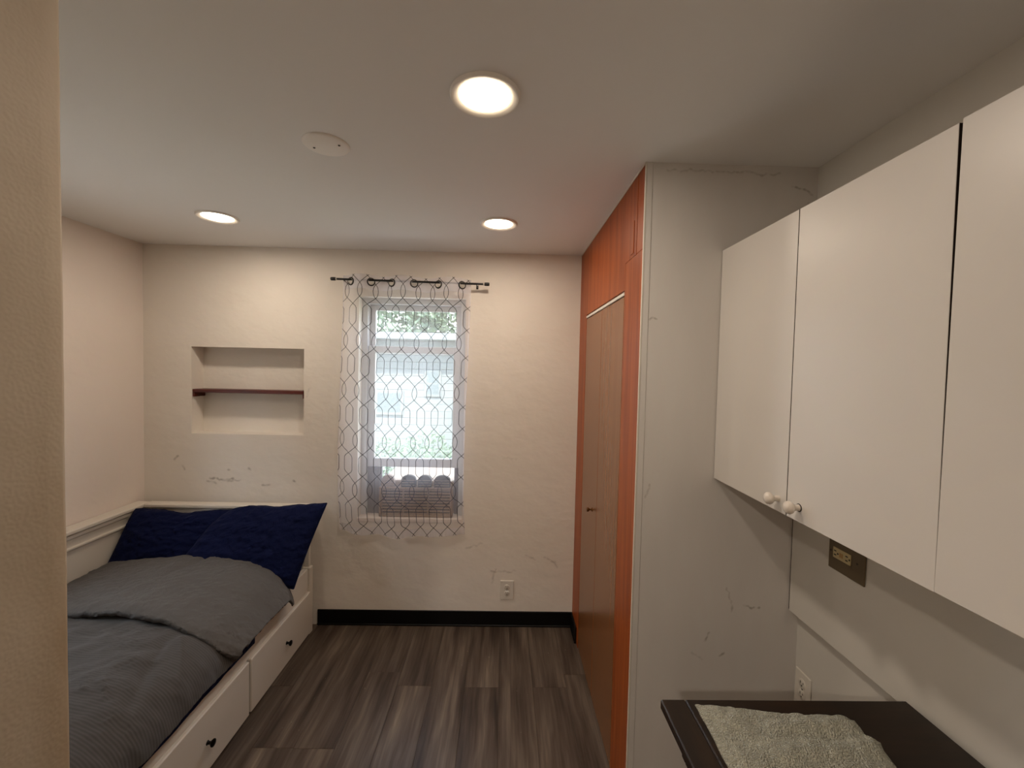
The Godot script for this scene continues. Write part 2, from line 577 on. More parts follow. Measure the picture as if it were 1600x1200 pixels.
func curtain_material() -> StandardMaterial3D:
	# the printed trellis: 9 columns across, one repeat each 0.307 m down; u runs across the cloth, v down 1.60 m
	var w := 1024
	var h := 2048
	var im := Image.create(w, h, false, Image.FORMAT_RGBA8)
	im.fill(Color(0.93, 0.925, 0.945, 0.28))
	im.fill_rect(Rect2i(0, 0, w, int(h * 0.055)), Color(0.93, 0.92, 0.93, 0.60))
	im.fill_rect(Rect2i(0, int(h * 0.972), w, h), Color(0.93, 0.92, 0.93, 0.60))
	im.fill_rect(Rect2i(0, 0, 10, h), Color(0.93, 0.92, 0.93, 0.60))
	im.fill_rect(Rect2i(w - 10, 0, 10, h), Color(0.93, 0.92, 0.93, 0.60))
	var ink := Color(0.16, 0.145, 0.135, 0.95)
	var key := [Vector2(0, 0.27), Vector2(0.257, 0.27), Vector2(0.30, 0.2), Vector2(0.351, 0.0), Vector2(0.5, -0.5), Vector2(0.545, -0.605), Vector2(0.59, -0.65), Vector2(0.64, -0.667), Vector2(0.69, -0.65), Vector2(0.735, -0.605), Vector2(0.777, -0.5), Vector2(0.912, 0.0), Vector2(0.955, 0.18), Vector2(1.0, 0.27)]
	var per := 0.307 / 1.60 * h
	var top := 0.205 / 1.60 * h
	for col in range(-1, 11):
		for side in [-1.0, 1.0]:
			for row in range(-1, 6):
				for k in key.size() - 1:
					var a := Vector2((0.09 + 0.111 * (col + side * key[k].y)) * w, top + (row + key[k].x) * per)
					var b := Vector2((0.09 + 0.111 * (col + side * key[k + 1].y)) * w, top + (row + key[k + 1].x) * per)
					if maxf(a.x, b.x) < -4 or minf(a.x, b.x) > w + 4:
						continue
					var n := int(ceil(a.distance_to(b) / 1.5))
					for i in n:
						var p := a.lerp(b, float(i) / n)
						stamp(im, p.x, p.y, 1.9, ink, 0.9)
	# the holes in the six grommets
	for x in GROMMETS:
		var u: float = (x + 1.0) / 0.785 * w
		for j in range(-60, 61):
			for i in range(-40, 41):
				if Vector2(i / 1.0 * 0.785 / w, j * 1.6 / h).length() < 0.0185:
					var pxl := Vector2i(int(u) + i, int(0.041 / 1.6 * h) + j)
					if pxl.x >= 0 and pxl.x < w and pxl.y >= 0:
						im.set_pixelv(pxl, Color(1, 1, 1, 0))
	var m := mat(Color.WHITE, 0.85, 0.2)
	m.albedo_texture = ImageTexture.create_from_image(im)
	m.transparency = BaseMaterial3D.TRANSPARENCY_ALPHA
	m.texture_repeat = false
	m.backlight_enabled = true
	m.backlight = Color(1.0, 0.99, 1.0)
	m.cull_mode = BaseMaterial3D.CULL_DISABLED
	return m


# =====================================================================
# the shell of the room
# =====================================================================
const WIN := Rect2(-0.922, 0.695, 0.672, 1.415)      # x, y, width, height of the window opening
const WIN2 := Rect2(-1.85, 0.95, 0.80, 0.90)           # z, y, length, height of the window in the left wall, hidden by the jamb
const NICHE := Rect2(-1.965, 1.221, 0.702, 0.549)


func build_shell() -> void:
	# back wall, 0.16 thick, with the window opening and the niche; cut into cells and joined in one mesh
	var st := begin()
	var xs := [LEFT - 0.15, NICHE.position.x, NICHE.end.x, WIN.position.x, WIN.end.x, RIGHT + 0.15]
	var ys := [-0.1, WIN.position.y, NICHE.position.y, NICHE.end.y, WIN.end.y, CEIL + 0.1]
	var uv := func(q: Vector3) -> Vector2: return Vector2((q.x - LEFT + (q.z - BACK)) / 3.4133, (CEIL - q.y + (q.z - BACK) * 0.5) / 2.4)
	for i in xs.size() - 1:
		for j in ys.size() - 1:
			var mid := Vector2((xs[i] + xs[i + 1]) / 2.0, (ys[j] + ys[j + 1]) / 2.0)
			if WIN.has_point(mid):
				continue
			var z1 := BACK - 0.109 if NICHE.has_point(mid) else BACK
			bx(st, Vector3(xs[i], ys[j], BACK - 0.16), Vector3(xs[i + 1], ys[j + 1], z1), 0.0, uv)
	var wb := commit("wall_back", st, M.wall_back)
	wb.set_meta("kind", "structure")
	st = begin()
	var zs := [BACK - 0.16, WIN2.position.x, WIN2.end.x, FRONT]
	var yl := [-0.1, WIN2.position.y, WIN2.end.y, CEIL + 0.1]
	for i in 3:
		for j in 3:
			if i != 1 or j != 1:
				bx(st, Vector3(LEFT - 0.15, yl[j], zs[i]), Vector3(LEFT, yl[j + 1], zs[i + 1]), 0.0)
	commit("wall_left", st, M.wall_left).set_meta("kind", "structure")
	struct_box("ceiling", Vector3(LEFT - 0.15, CEIL, BACK - 0.16), Vector3(RIGHT + 0.15, CEIL + 0.12, FRONT + 0.15), M.ceiling)
	struct_box("wall_front", Vector3(LEFT - 0.15, -0.1, FRONT), Vector3(RIGHT + 0.15, CEIL + 0.1, FRONT + 0.15), M.wall_left)
	# right wall with the thicker panel that ends above the table
	var wr := setting("wall_right")
	box_part("wall_body", Vector3(RIGHT, -0.1, BACK - 0.16), Vector3(RIGHT + 0.15, CEIL + 0.1, FRONT), 0.0, M.wall_right, wr)
	box_part("panel", Vector3(1.045, 0.826, CLOSET_Z + 0.005), Vector3(RIGHT, 1.300, 0.3), 0.002, M.wall_right, wr, "thicker wall panel with a cut lower edge")
	box_part("caulk_line", Vector3(1.0475, 0.83, CLOSET_Z + 0.0003), Vector3(RIGHT, 1.30, CLOSET_Z + 0.005), 0.0, M.caulk, wr, "dark crack in the corner")
	# the grey partition that ends the closet
	var wp := setting("wall_partition")
	var guv := func(q: Vector3) -> Vector2: return Vector2((q.x - CLOSET_X + (q.z - CLOSET_Z)) / 0.64, (CEIL - q.y) / 2.4)
	box_part("wall_body", Vector3(CLOSET_X + 0.02, 0.0, CLOSET_Z - 0.09), Vector3(RIGHT, CEIL, CLOSET_Z), 0.0, M.wall_grey, wp, "", guv)
	box_part("corner_strip", Vector3(CLOSET_X + 0.002, 0.0, CLOSET_Z - 0.02), Vector3(CLOSET_X + 0.024, CEIL, CLOSET_Z + 0.002), 0.0015, M.wall_grey, wp, "flat grey corner strip", guv)
	box_part("corner_bead", Vector3(CLOSET_X - 0.003, 0.0, CLOSET_Z - 0.004), Vector3(CLOSET_X + 0.003, CEIL, CLOSET_Z + 0.003), 0.001, M.bead, wp, "thin white corner bead")
	# the wall end beside the camera: the jamb of the opening that the camera stands in
	st = begin()
	st.set_smooth_group(1)
	var zf := -0.42
	var zb := -0.619
	var rows := 60
	var edge := []
	for k in rows + 1:
		var y := CEIL * k / rows
		edge.append([y, 0.0022 * n2(y * 5.0, 2.0) + 0.0012 * n2(y * 17.0, 4.0)])
	var prof := func(w: float) -> Array:
		var r := 0.008
		return [Vector2(LEFT, zb), Vector2(-0.62 - r, zb - w * 0.5), Vector2(-0.62 - r * 0.3, zb + r * 0.3 - w * 0.5), Vector2(-0.62 + w, zb + r), Vector2(-0.62, zb + r + 0.022), Vector2(-0.62, zb + r + 0.05), Vector2(-0.62, zf - r), Vector2(-0.62 - r * 0.3, zf - r * 0.3), Vector2(-0.62 - r, zf), Vector2(LEFT, zf)]
	for k in rows:
		var p: Array = prof.call(edge[k][1])
		var q: Array = prof.call(edge[k + 1][1])
		for i in p.size() - 1:
			var y0: float = edge[k][0]
			var y1: float = edge[k + 1][0]
			st.set_smooth_group(-1 if i == 0 or i == 4 or i == 5 or i == 8 else 1)
			var c := [[p, i, y0], [q, i, y1], [q, i + 1, y1], [p, i, y0], [q, i + 1, y1], [p, i + 1, y0]]
			for o in [0, 2, 1, 3, 5, 4]:
				var pt: Vector2 = c[o][0][c[o][1]]
				var y: float = c[o][2]
				# grime of hands along the corner
				var d := clampf((pt.y - zb) / 0.055, 0.0, 1.0)
				var dirt := (1.0 - d) * (0.25 + 0.75 * exp(-pow((y - 1.22) / 0.22, 2.0))) * clampf(0.75 + 0.8 * n2(y * 6.0, pt.y * 30.0), 0.0, 1.0)
				st.set_color(Color(1, 1, 1).lerp(Color(0.66, 0.52, 0.36), 0.8 * dirt))
				st.add_vertex(Vector3(pt.x, y, pt.y))
	var jw := commit("wall_jamb", st, M.jamb)
	jw.set_meta("kind", "structure")
	# black vinyl base along the back wall and the start of the closet front
	var bb := begin()
	bx(bb, Vector3(-1.168, 0.0, BACK), Vector3(CLOSET_X, 0.100, BACK + 0.008), 0.003)
	bx(bb, Vector3(-1.168, 0.0, BACK), Vector3(CLOSET_X, 0.012, BACK + 0.014), 0.003)
	commit("baseboard_back", bb, M.black_vinyl).set_meta("kind", "structure")
	bb = begin()
	bx(bb, Vector3(CLOSET_X - 0.008, 0.0, BACK), Vector3(CLOSET_X, 0.100, -2.552), 0.003)
	bx(bb, Vector3(CLOSET_X - 0.014, 0.0, BACK), Vector3(CLOSET_X, 0.012, -2.552), 0.003)
	commit("baseboard_right", bb, M.black_vinyl).set_meta("kind", "structure")


func struct_box(called: String, lo: Vector3, hi: Vector3, m: Material) -> void:
	box_part(called, lo, hi, 0.0, m).set_meta("kind", "structure")


func build_floor() -> void:
	var fl := setting("floor")
	box_part("subfloor", Vector3(LEFT - 0.15, -0.12, BACK - 0.16), Vector3(RIGHT + 0.15, -0.004, FRONT + 0.15), 0.0, M.subfloor, fl)
	var w := 0.178
	var joints := {-3: -2.197, -1: -2.189, 1: -2.192, -5: -1.822, -6: -1.825, -2: -1.59, 0: -1.58, -4: -1.55}
	for k in range(-13, 7):
		var x0: float = maxf(0.008 + k * w, LEFT)
		var x1: float = minf(0.008 + (k + 1) * w, RIGHT)
		if x1 - x0 < 0.01:
			continue
		var z: float = joints.get(k, -2.3 + rng.randf() * 1.1)
		while z > BACK + 0.001:
			z -= 1.22
		while z < FRONT:
			var a := maxf(z, BACK)
			var b := minf(z + 1.22, FRONT)
			var off := Vector2(rng.randf(), rng.randf())
			var uv := func(q: Vector3) -> Vector2: return Vector2(q.x / 1.25 + off.x, q.z / 2.3 + off.y)
			box_part("plank", Vector3(x0 + 0.0003, -0.004, a + 0.0003), Vector3(x1 - 0.0003, 0.0, b - 0.0003), 0.0008, M.floor, fl, "", uv)
			z += 1.22


func build_closet() -> void:
	var uv := func(q: Vector3) -> Vector2: return Vector2(q.z / 0.9 + q.x * 2.0, -q.y / 2.4)
	var wc := setting("wall_closet")
	var x0 := CLOSET_X
	var x1 := CLOSET_X + 0.02
	var hs := begin()
	bx(hs, Vector3(x0, 2.0, BACK), Vector3(x1, 2.106, -1.7225), 0.0, uv)
	bx(hs, Vector3(x0, 2.106, BACK), Vector3(x1, CEIL, -1.585), 0.0, uv)
	commit("header_panel", hs, M.orange, wc)
	box_part("stile", Vector3(x0, 0.0, BACK), Vector3(x1, 2.0, -2.512), 0.001, M.orange, wc, "narrow orange stile by the back wall", uv)
	box_part("stile", Vector3(x0, 0.0, -1.722), Vector3(x1, 2.105, CLOSET_Z - 0.004), 0.001, M.orange, wc, "wide orange stile at the outer corner", func(q: Vector3) -> Vector2: return Vector2(q.z / 0.9 + 0.37, -q.y / 2.4 + 0.3))
	box_part("patch_strip", Vector3(x0 + 0.001, 2.106, -1.584), Vector3(x1, CEIL, CLOSET_Z - 0.004), 0.002, M.orange, wc, "short patched strip of wood above the stile", func(q: Vector3) -> Vector2: return Vector2(q.z / 0.9 + 0.7, -q.y / 2.4 + 0.1))
	box_part("patch_strip", Vector3(x0 - 0.003, 2.118, -1.648), Vector3(x0 + 0.001, 2.24, -1.612), 0.002, M.orange, wc, "short patched strip of wood above the stile", func(q: Vector3) -> Vector2: return Vector2(q.z / 0.9 + 0.7, -q.y / 2.4 + 0.1))
	# caulked white line under the ceiling
	box_part("ceiling_caulk", Vector3(x0 - 0.004, CEIL - 0.005, BACK), Vector3(x0, CEIL, CLOSET_Z), 0.001, M.bead, wc, "thin white caulk line under the ceiling")
	# floor under and darkness behind the doors
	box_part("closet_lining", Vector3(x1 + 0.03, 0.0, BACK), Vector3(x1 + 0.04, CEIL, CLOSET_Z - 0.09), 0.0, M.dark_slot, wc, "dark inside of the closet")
	# the folding door in two leaves
	var d := setting("door_1", "brown wooden bifold closet door set in the orange wood wall", "door")
	var duv := func(q: Vector3) -> Vector2: return Vector2(q.z / 0.85, -q.y / 2.2)
	var mid := -2.115
	box_part("door_leaf", Vector3(x0 + 0.001, 0.012, -2.508), Vector3(x1 + 0.012, 1.975, mid - 0.0012), 0.002, M.door, d, "", duv)
	box_part("door_leaf", Vector3(x0 + 0.001, 0.012, mid + 0.0012), Vector3(x1 + 0.012, 1.975, -1.728), 0.002, M.door, d, "", func(q: Vector3) -> Vector2: return Vector2(q.z / 0.85 + 0.45, -q.y / 2.2 + 0.2))
	box_part("door_track", Vector3(x0 - 0.002, 1.979, -2.508), Vector3(x1, 1.992, -1.724), 0.001, M.plastic_white, d, "white metal track above the door")
	var st := begin()
	lathe(st, [Vector2(0.011, 0), Vector2(0.011, 0.002), Vector2(0.005, 0.004), Vector2(0.0045, 0.014), Vector2(0.010, 0.018), Vector2(0.0125, 0.023), Vector2(0.010, 0.028), Vector2(0, 0.030)], axis_y_to(Vector3(-1, 0, 0), Vector3(x0 + 0.001, 0.944, -2.215)), 20)
	commit("knob", st, M.brass, d, "small round brass knob")


func build_window() -> void:
	var w := setting("window_1", "white double-hung window behind the patterned sheer curtain", "window")
	var x0 := WIN.position.x
	var x1 := WIN.end.x
	var y0 := WIN.position.y
	var y1 := WIN.end.y
	var st := begin()
	var za := -2.87
	var zb := -2.792
	bx(st, Vector3(x0, y0, za), Vector3(x0 + 0.035, y1, zb), 0.002)
	bx(st, Vector3(x1 - 0.035, y0, za), Vector3(x1, y1, zb), 0.002)
	bx(st, Vector3(x0 + 0.035, y1 - 0.035, za), Vector3(x1 - 0.035, y1, zb), 0.002)
	commit("window_frame", st, M.vinyl, w)
	box_part("window_sill", Vector3(x0, y0 - 0.02, BACK - 0.15), Vector3(x1, y0 + 0.004, BACK + 0.004), 0.002, M.wall_left, w, "painted sill board")
	# upper sash further out, lower sash raised above the air conditioner
	sash(w, "upper_sash", x0 + 0.036, x1 - 0.036, 1.755, y1 - 0.036, -2.868, -2.842, 0.036)
	sash(w, "lower_sash", x0 + 0.036, x1 - 0.036, 1.012, 1.805, -2.838, -2.806, 0.045)


func build_side_window() -> void:
	var w := setting("window_2", "window in the left wall beyond the doorway jamb", "window")
	var a := Vector3(LEFT - 0.12, WIN2.position.y, WIN2.position.x)
	var b := Vector3(LEFT - 0.06, WIN2.end.y, WIN2.end.x)
	var zm := (a.z + b.z) / 2.0
	var st := begin()
	bx(st, a, Vector3(b.x, b.y, a.z + 0.05), 0.003)
	bx(st, Vector3(a.x, a.y, b.z - 0.05), b, 0.003)
	bx(st, Vector3(a.x, a.y, zm - 0.025), Vector3(b.x, b.y, zm + 0.025), 0.003)
	for y in [a.y, b.y - 0.05]:
		bx(st, Vector3(a.x + 0.001, y, a.z + 0.05), Vector3(b.x - 0.001, y + 0.05, b.z - 0.05), 0.003)
	commit("window_frame", st, M.vinyl, w)
	for z in [[a.z + 0.05, zm - 0.025], [zm + 0.025, b.z - 0.05]]:
		box_part("pane", Vector3(LEFT - 0.092, a.y + 0.05, z[0]), Vector3(LEFT - 0.088, b.y - 0.05, z[1]), 0.0, M.pane, w)


func sash(w: Node3D, called: String, x0: float, x1: float, y0: float, y1: float, z0: float, z1: float, r: float) -> void:
	var st := begin()
	bx(st, Vector3(x0, y0, z0), Vector3(x0 + r, y1, z1), 0.003)
	bx(st, Vector3(x1 - r, y0, z0), Vector3(x1, y1, z1), 0.003)
	bx(st, Vector3(x0 + r, y1 - r, z0), Vector3(x1 - r, y1, z1), 0.003)
	bx(st, Vector3(x0 + r, y0, z0), Vector3(x1 - r, y0 + r + 0.012, z1), 0.003)
	var s := commit(called, st, M.vinyl, w)
	var zc := (z0 + z1) / 2.0
	box_part("pane", Vector3(x0 + r, y0 + r + 0.012, zc - 0.002), Vector3(x1 - r, y1 - r, zc + 0.002), 0.0, M.pane, s)


func build_outside() -> void:
	box_part("ground", Vector3(-30, -1.0, -40), Vector3(25, -0.8, BACK - 0.2), 0.0, M.lawn).set_meta("kind", "structure")
	for k in 2:
		var lo := [Vector3(-12.0, -0.801, -14.0), Vector3(LEFT - 0.2, -0.801, -6.2)]
		var hi := [Vector3(LEFT - 0.2, -0.785, 4.0), Vector3(4.0, -0.785, BACK - 0.2)]
		box_part("patio", lo[k], hi[k], 0.0, M.concrete).set_meta("kind", "structure")
	box_part("wall_neighbor", Vector3(-8.4, -0.8, -9.0), Vector3(-8.0, 4.4, 7.0), 0.0, M.brick_far).set_meta("kind", "structure")
	# the house across the yard
	var h := thing("neighbor_house", "pale clapboard house seen through the sheer curtain and window", "house", Vector3(-2.2, -0.8, -9.5))
	var st := begin()
	bx(st, Vector3(-4.0, 0, -5.0), Vector3(1.9, 3.05, 0), 0.0)
	commit("wall", st, M.siding, h)
	for k in 19:
		box_part("clapboard", Vector3(-4.02, 0.1 + k * 0.155, 0.0), Vector3(1.92, 0.1 + k * 0.155 + 0.15, 0.022), 0.006, M.siding, h)
	st = begin()
	bx(st, Vector3(-4.4, 3.05, -5.4), Vector3(2.3, 3.2, 0.45), 0.01)
	commit("eave", st, M.siding, h)
	st = begin()
	st.set_smooth_group(-1)
	quad(st, Vector3(-4.4, 3.2, 0.45), Vector3(2.3, 3.2, 0.45), Vector3(1.4, 3.4, -2.4), Vector3(-3.4, 3.4, -2.4))
	quad(st, Vector3(2.3, 3.2, -5.4), Vector3(-4.4, 3.2, -5.4), Vector3(-3.4, 3.4, -2.4), Vector3(1.4, 3.4, -2.4))
	tri(st, Vector3(2.3, 3.2, 0.45), Vector3(2.3, 3.2, -5.4), Vector3(1.4, 3.4, -2.4))
	tri(st, Vector3(-4.4, 3.2, -5.4), Vector3(-4.4, 3.2, 0.45), Vector3(-3.4, 3.4, -2.4))
	commit("roof", st, M.roof, h)
	var f := box_part("window", Vector3(0.45, 1.82, 0.0), Vector3(0.82, 2.42, 0.06), 0.01, M.siding, h)
	box_part("pane", Vector3(0.50, 1.87, 0.055), Vector3(0.77, 2.10, 0.063), 0.002, M.glass_far, f)
	box_part("pane", Vector3(0.50, 2.13, 0.055), Vector3(0.77, 2.37, 0.063), 0.002, M.glass_far, f)
	f = box_part("window", Vector3(-1.2, 1.4, 0.0), Vector3(0.0, 1.95, 0.06), 0.01, M.siding, h)
	box_part("pane", Vector3(-1.14, 1.46, 0.055), Vector3(-0.63, 1.89, 0.063), 0.002, M.glass_far, f)
	box_part("pane", Vector3(-0.57, 1.46, 0.055), Vector3(-0.06, 1.89, 0.063), 0.002, M.glass_far, f)
	# trees behind it, shrubs before it
	tree(Vector3(-5.4, -0.8, -17.0), 7.0, 4.2, "leafy tree behind the left end of the pale house")
	tree(Vector3(-1.6, -0.8, -18.5), 6.6, 4.2, "leafy tree behind the right end of the pale house")
	shrub(Vector3(-1.15, -0.8, -6.6), 0.55, 1.5, "green shrub in front of the pale house, at the right of the lower pane")
	shrub(Vector3(-1.95, -0.8, -7.2), 0.6, 1.3, "green shrub in front of the pale house, at the left of the lower pane")


func leaves(parent: Node3D, n: int, size: float, place: Callable) -> void:
	var st := begin()
	st.set_smooth_group(-1)
	tri(st, Vector3(-0.5, 0, 0), Vector3(0, -0.22, 0.1), Vector3(0, 0.22, 0.1))
	tri(st, Vector3(0, -0.22, 0.1), Vector3(0.5, 0, 0), Vector3(0, 0.22, 0.1))
	st.generate_normals()
	var mm := MultiMesh.new()
	mm.transform_format = MultiMesh.TRANSFORM_3D
	mm.mesh = st.commit()
	mm.instance_count = n
	for k in n:
		var b := Basis.from_euler(Vector3(rng.randf() * TAU, rng.randf() * TAU, rng.randf() * TAU)).scaled(Vector3.ONE * size * rng.randf_range(0.7, 1.3))
		mm.set_instance_transform(k, Transform3D(b, place.call()))
	var o := MultiMeshInstance3D.new()
	o.name = "foliage"
	o.multimesh = mm
	o.material_override = M.leaf
	o.set_meta("kind", "stuff")
	parent.add_child(o, true)


func tree(at: Vector3, h: float, r: float, label: String) -> void:
	var t := thing("tree", label, "tree", at)
	var st := begin()
	lathe(st, [Vector2(0.3, 0), Vector2(0.22, h * 0.3), Vector2(0.14, h * 0.7), Vector2(0, h * 0.9)], Transform3D(), 10)
	commit("trunk", st, M.bark, t)
	leaves(t, 5000, 0.34, func() -> Vector3:
		var d := Vector3(rng.randfn(), rng.randfn(), rng.randfn()).normalized()
		var q := r * (0.75 + 0.25 * noise.get_noise_3dv(d * 2.2 + at)) * pow(rng.randf(), 0.25)
		return Vector3(0, h * 0.62, 0) + d * q * Vector3(1, 0.95, 1))


func shrub(at: Vector3, r: float, h: float, label: String) -> void:
	var t := thing("shrub", label, "shrub", at)
	var st := begin()
	for k in 5:
		tube(st, [Vector3(0.05 * cos(k * 1.3), 0, 0.05 * sin(k * 1.3)), Vector3(r * 0.5 * cos(k * 1.3), h * 0.6, r * 0.5 * sin(k * 1.3))], 0.015, 6)
	commit("stem", st, M.bark, t)
	leaves(t, 1400, 0.09, func() -> Vector3:
		var d := Vector3(rng.randfn(), rng.randfn(), rng.randfn()).normalized() * pow(rng.randf(), 0.3)
		return Vector3(0, h * 0.55, 0) + d * Vector3(r, h * 0.45, r))


# =====================================================================
# lamps and the ceiling
# =====================================================================
func ceiling_light(at: Vector3, energy: float, label: String) -> void:
	var t := thing("ceiling_light", label, "ceiling light", at, "round recessed ceiling lights")
	var st := begin()
	lathe(st, [Vector2(0.0685, -0.001), Vector2(0.0705, -0.003), Vector2(0.078, -0.0056), Vector2(0.086, -0.0088), Vector2(0.0905, -0.0088), Vector2(0.0932, -0.005), Vector2(0.094, 0.0)], Transform3D(), 56)
	commit("trim_ring", st, M.lamp_trim, t)
	st = begin()
	lathe(st, [Vector2(0.0, -0.0125), Vector2(0.03, -0.0115), Vector2(0.055, -0.0085), Vector2(0.0695, -0.0035), Vector2(0.0695, -0.0005), Vector2(0, -0.0005)], Transform3D(), 56)
	commit("lamp_lens", st, M.lamp_lens, t, "glowing round diffuser")
	var l := AreaLight3D.new()
	l.name = "light"
	l.area_size = Vector2(0.092, 0.092)
	l.area_normalize_energy = true
	l.light_color = LAMP_COLOR
	l.light_energy = energy
	l.area_range = 12.0
	l.area_attenuation = 2.0
	l.shadow_enabled = true
	l.rotation.x = -PI / 2
	l.position.y = -0.0165
	t.add_child(l)


func build_ceiling_plate() -> void:
	var t := thing("ceiling_cover_plate", "flat round white blank cover plate with two screws on the ceiling", "cover plate", Vector3(-0.602, CEIL, -1.448))
	var st := begin()
	lathe(st, [Vector2(0, -0.006), Vector2(0.066, -0.006), Vector2(0.071, -0.0045), Vector2(0.0735, -0.002), Vector2(0.0735, 0.0)], Transform3D(), 56)
	commit("plate", st, M.lamp_trim, t)
	for p in [Vector3(-0.045, -0.006, -0.013), Vector3(0.045, -0.006, 0.007)]:
		st = begin()
		lathe(st, [Vector2(0, -0.0022), Vector2(0.0032, -0.0016), Vector2(0.0042, 0.0)], Transform3D(Basis(), p), 12)
		commit("screw", st, M.screw, t)


# =====================================================================
# bed
# =====================================================================
const BX0 := -2.250
const BX1 := -1.170
const BZ0 := -2.660
const BZ1 := -0.640
const BED_TOP := 0.806


func build_bed() -> void:
	var b := thing("daybed", "white painted wooden daybed with three drawers and panelled back against the left wall", "bed")
	var m: Material = M.white_satin
	# long back panel: frame, recessed field, moulding and cap
	box_part("back_panel", Vector3(BX0, 0.05, BZ0 + 0.03), Vector3(BX0 + 0.045, 0.70, BZ1 - 0.03), 0.003, m, b)
	box_part("back_rail", Vector3(BX0, 0.70, BZ0 + 0.03), Vector3(BX0 + 0.052, 0.785, BZ1 - 0.03), 0.004, m, b)
	box_part("moulding", Vector3(BX0 + 0.046, 0.694, BZ0 + 0.034), Vector3(BX0 + 0.06, 0.712, BZ1 - 0.034), 0.005, m, b)
	box_part("moulding", Vector3(BX0 + 0.050, 0.752, BZ0 + 0.034), Vector3(BX0 + 0.064, 0.778, BZ1 - 0.034), 0.006, m, b)
	box_part("cap_rail", Vector3(BX0 - 0.002, 0.781, BZ0 - 0.004), Vector3(BX0 + 0.080, BED_TOP, BZ1 + 0.004), 0.006, m, b)
	# the two ends
	for e in [[BZ0, BZ0 + 0.03, 1.0], [BZ1 - 0.03, BZ1, -1.0]]:
		var z0: float = e[0]
		var z1: float = e[1]
		box_part("end_panel", Vector3(BX0 + 0.05, 0.05, z0 + 0.002), Vector3(BX1 - 0.05, 0.72, z1 - 0.004), 0.003, m, b)
		box_part("end_rail", Vector3(BX0 + 0.05, 0.72, z0), Vector3(BX1 - 0.046, 0.783, z1), 0.004, m, b)
		box_part("end_cap_rail", Vector3(BX0 + 0.078, 0.781, z0 - 0.012), Vector3(BX1 - 0.02, BED_TOP, z1 + 0.022), 0.006, m, b)
		# post: square below, slimmer above the side rail
		var st := begin()
		bx(st, Vector3(BX1 - 0.05, 0.0, z0), Vector3(BX1, 0.418, z1 + (0.012 if e[2] > 0 else 0.0)), 0.003)
		bx(st, Vector3(BX1 - 0.046, 0.418, z0 + 0.003), Vector3(BX1 - 0.012, 0.783, z1 - 0.003), 0.004)
		commit("post", st, m, b)
	# side rail above the drawers
	box_part("side_rail", Vector3(BX1 - 0.045, 0.27, BZ0 + 0.045), Vector3(BX1 - 0.012, 0.415, BZ1 - 0.03), 0.003, m, b)
	box_part("bed_base", Vector3(BX0 + 0.05, 0.245, BZ0 + 0.035), Vector3(BX1 - 0.05, 0.275, BZ1 - 0.035), 0.0, m, b)
	var zs := [-2.622, -1.995, -1.368, -0.741]
	for k in 3:
		var z0: float = zs[k] + (0.0 if k == 0 else 0.007)
		var z1: float = zs[k + 1] - 0.007
		var d := box_part("drawer", Vector3(BX1 - 0.022, 0.010, z0), Vector3(BX1 + 0.002, 0.270, z1), 0.004, m, b)
		var st := begin()
		lathe(st, [Vector2(0.010, 0), Vector2(0.0065, 0.004), Vector2(0.006, 0.013), Vector2(0.011, 0.017), Vector2(0.0150, 0.022), Vector2(0.0145, 0.026), Vector2(0.009, 0.029), Vector2(0, 0.030)], axis_y_to(Vector3(1, 0, 0), Vector3(BX1 + 0.0015, 0.133, (z0 + z1) / 2.0 - 0.02)), 20)
		commit("knob", st, M.dark_metal, d, "dark metal drawer knob")
		box_part("drawer_box", Vector3(BX1 - 0.50, 0.03, z0 + 0.02), Vector3(BX1 - 0.022, 0.20, z1 - 0.02), 0.0, m, d)


# height of folds on the bedding
func rumple(x: float, z: float) -> float:
	return 0.014 * n2(x * 2.3 + 5.0, z * 2.3) + 0.009 * n2(x * 5.5, z * 6.0 + 3.0) + 0.0045 * n2(x * 11.0 + z * 4.0, z * 12.0)


func ridge(x: float, z: float) -> float:
	# thin sharp puckers
	return pow(1.0 - absf(n2(x * 1.7 + 0.8 * n2(z * 2.0, x), z * 1.7 + 4.0)), 14.0) * 0.011 * clampf(0.4 + 1.4 * n2(x * 2.1 + 9.0, z * 2.1), 0.0, 1.0)


func crease(x: float, z: float, ax: float, az: float, bx_: float, bz: float, w: float, h: float) -> float:
	var a := Vector2(ax, az)
	var b := Vector2(bx_, bz)
	var p := Vector2(x, z)
	var t := clampf((p - a).dot(b - a) / (b - a).length_squared(), 0, 1)
	var d := p.distance_to(a.lerp(b, t))
	return h * exp(-d * d / (w * w)) * (1.0 - 0.5 * t)


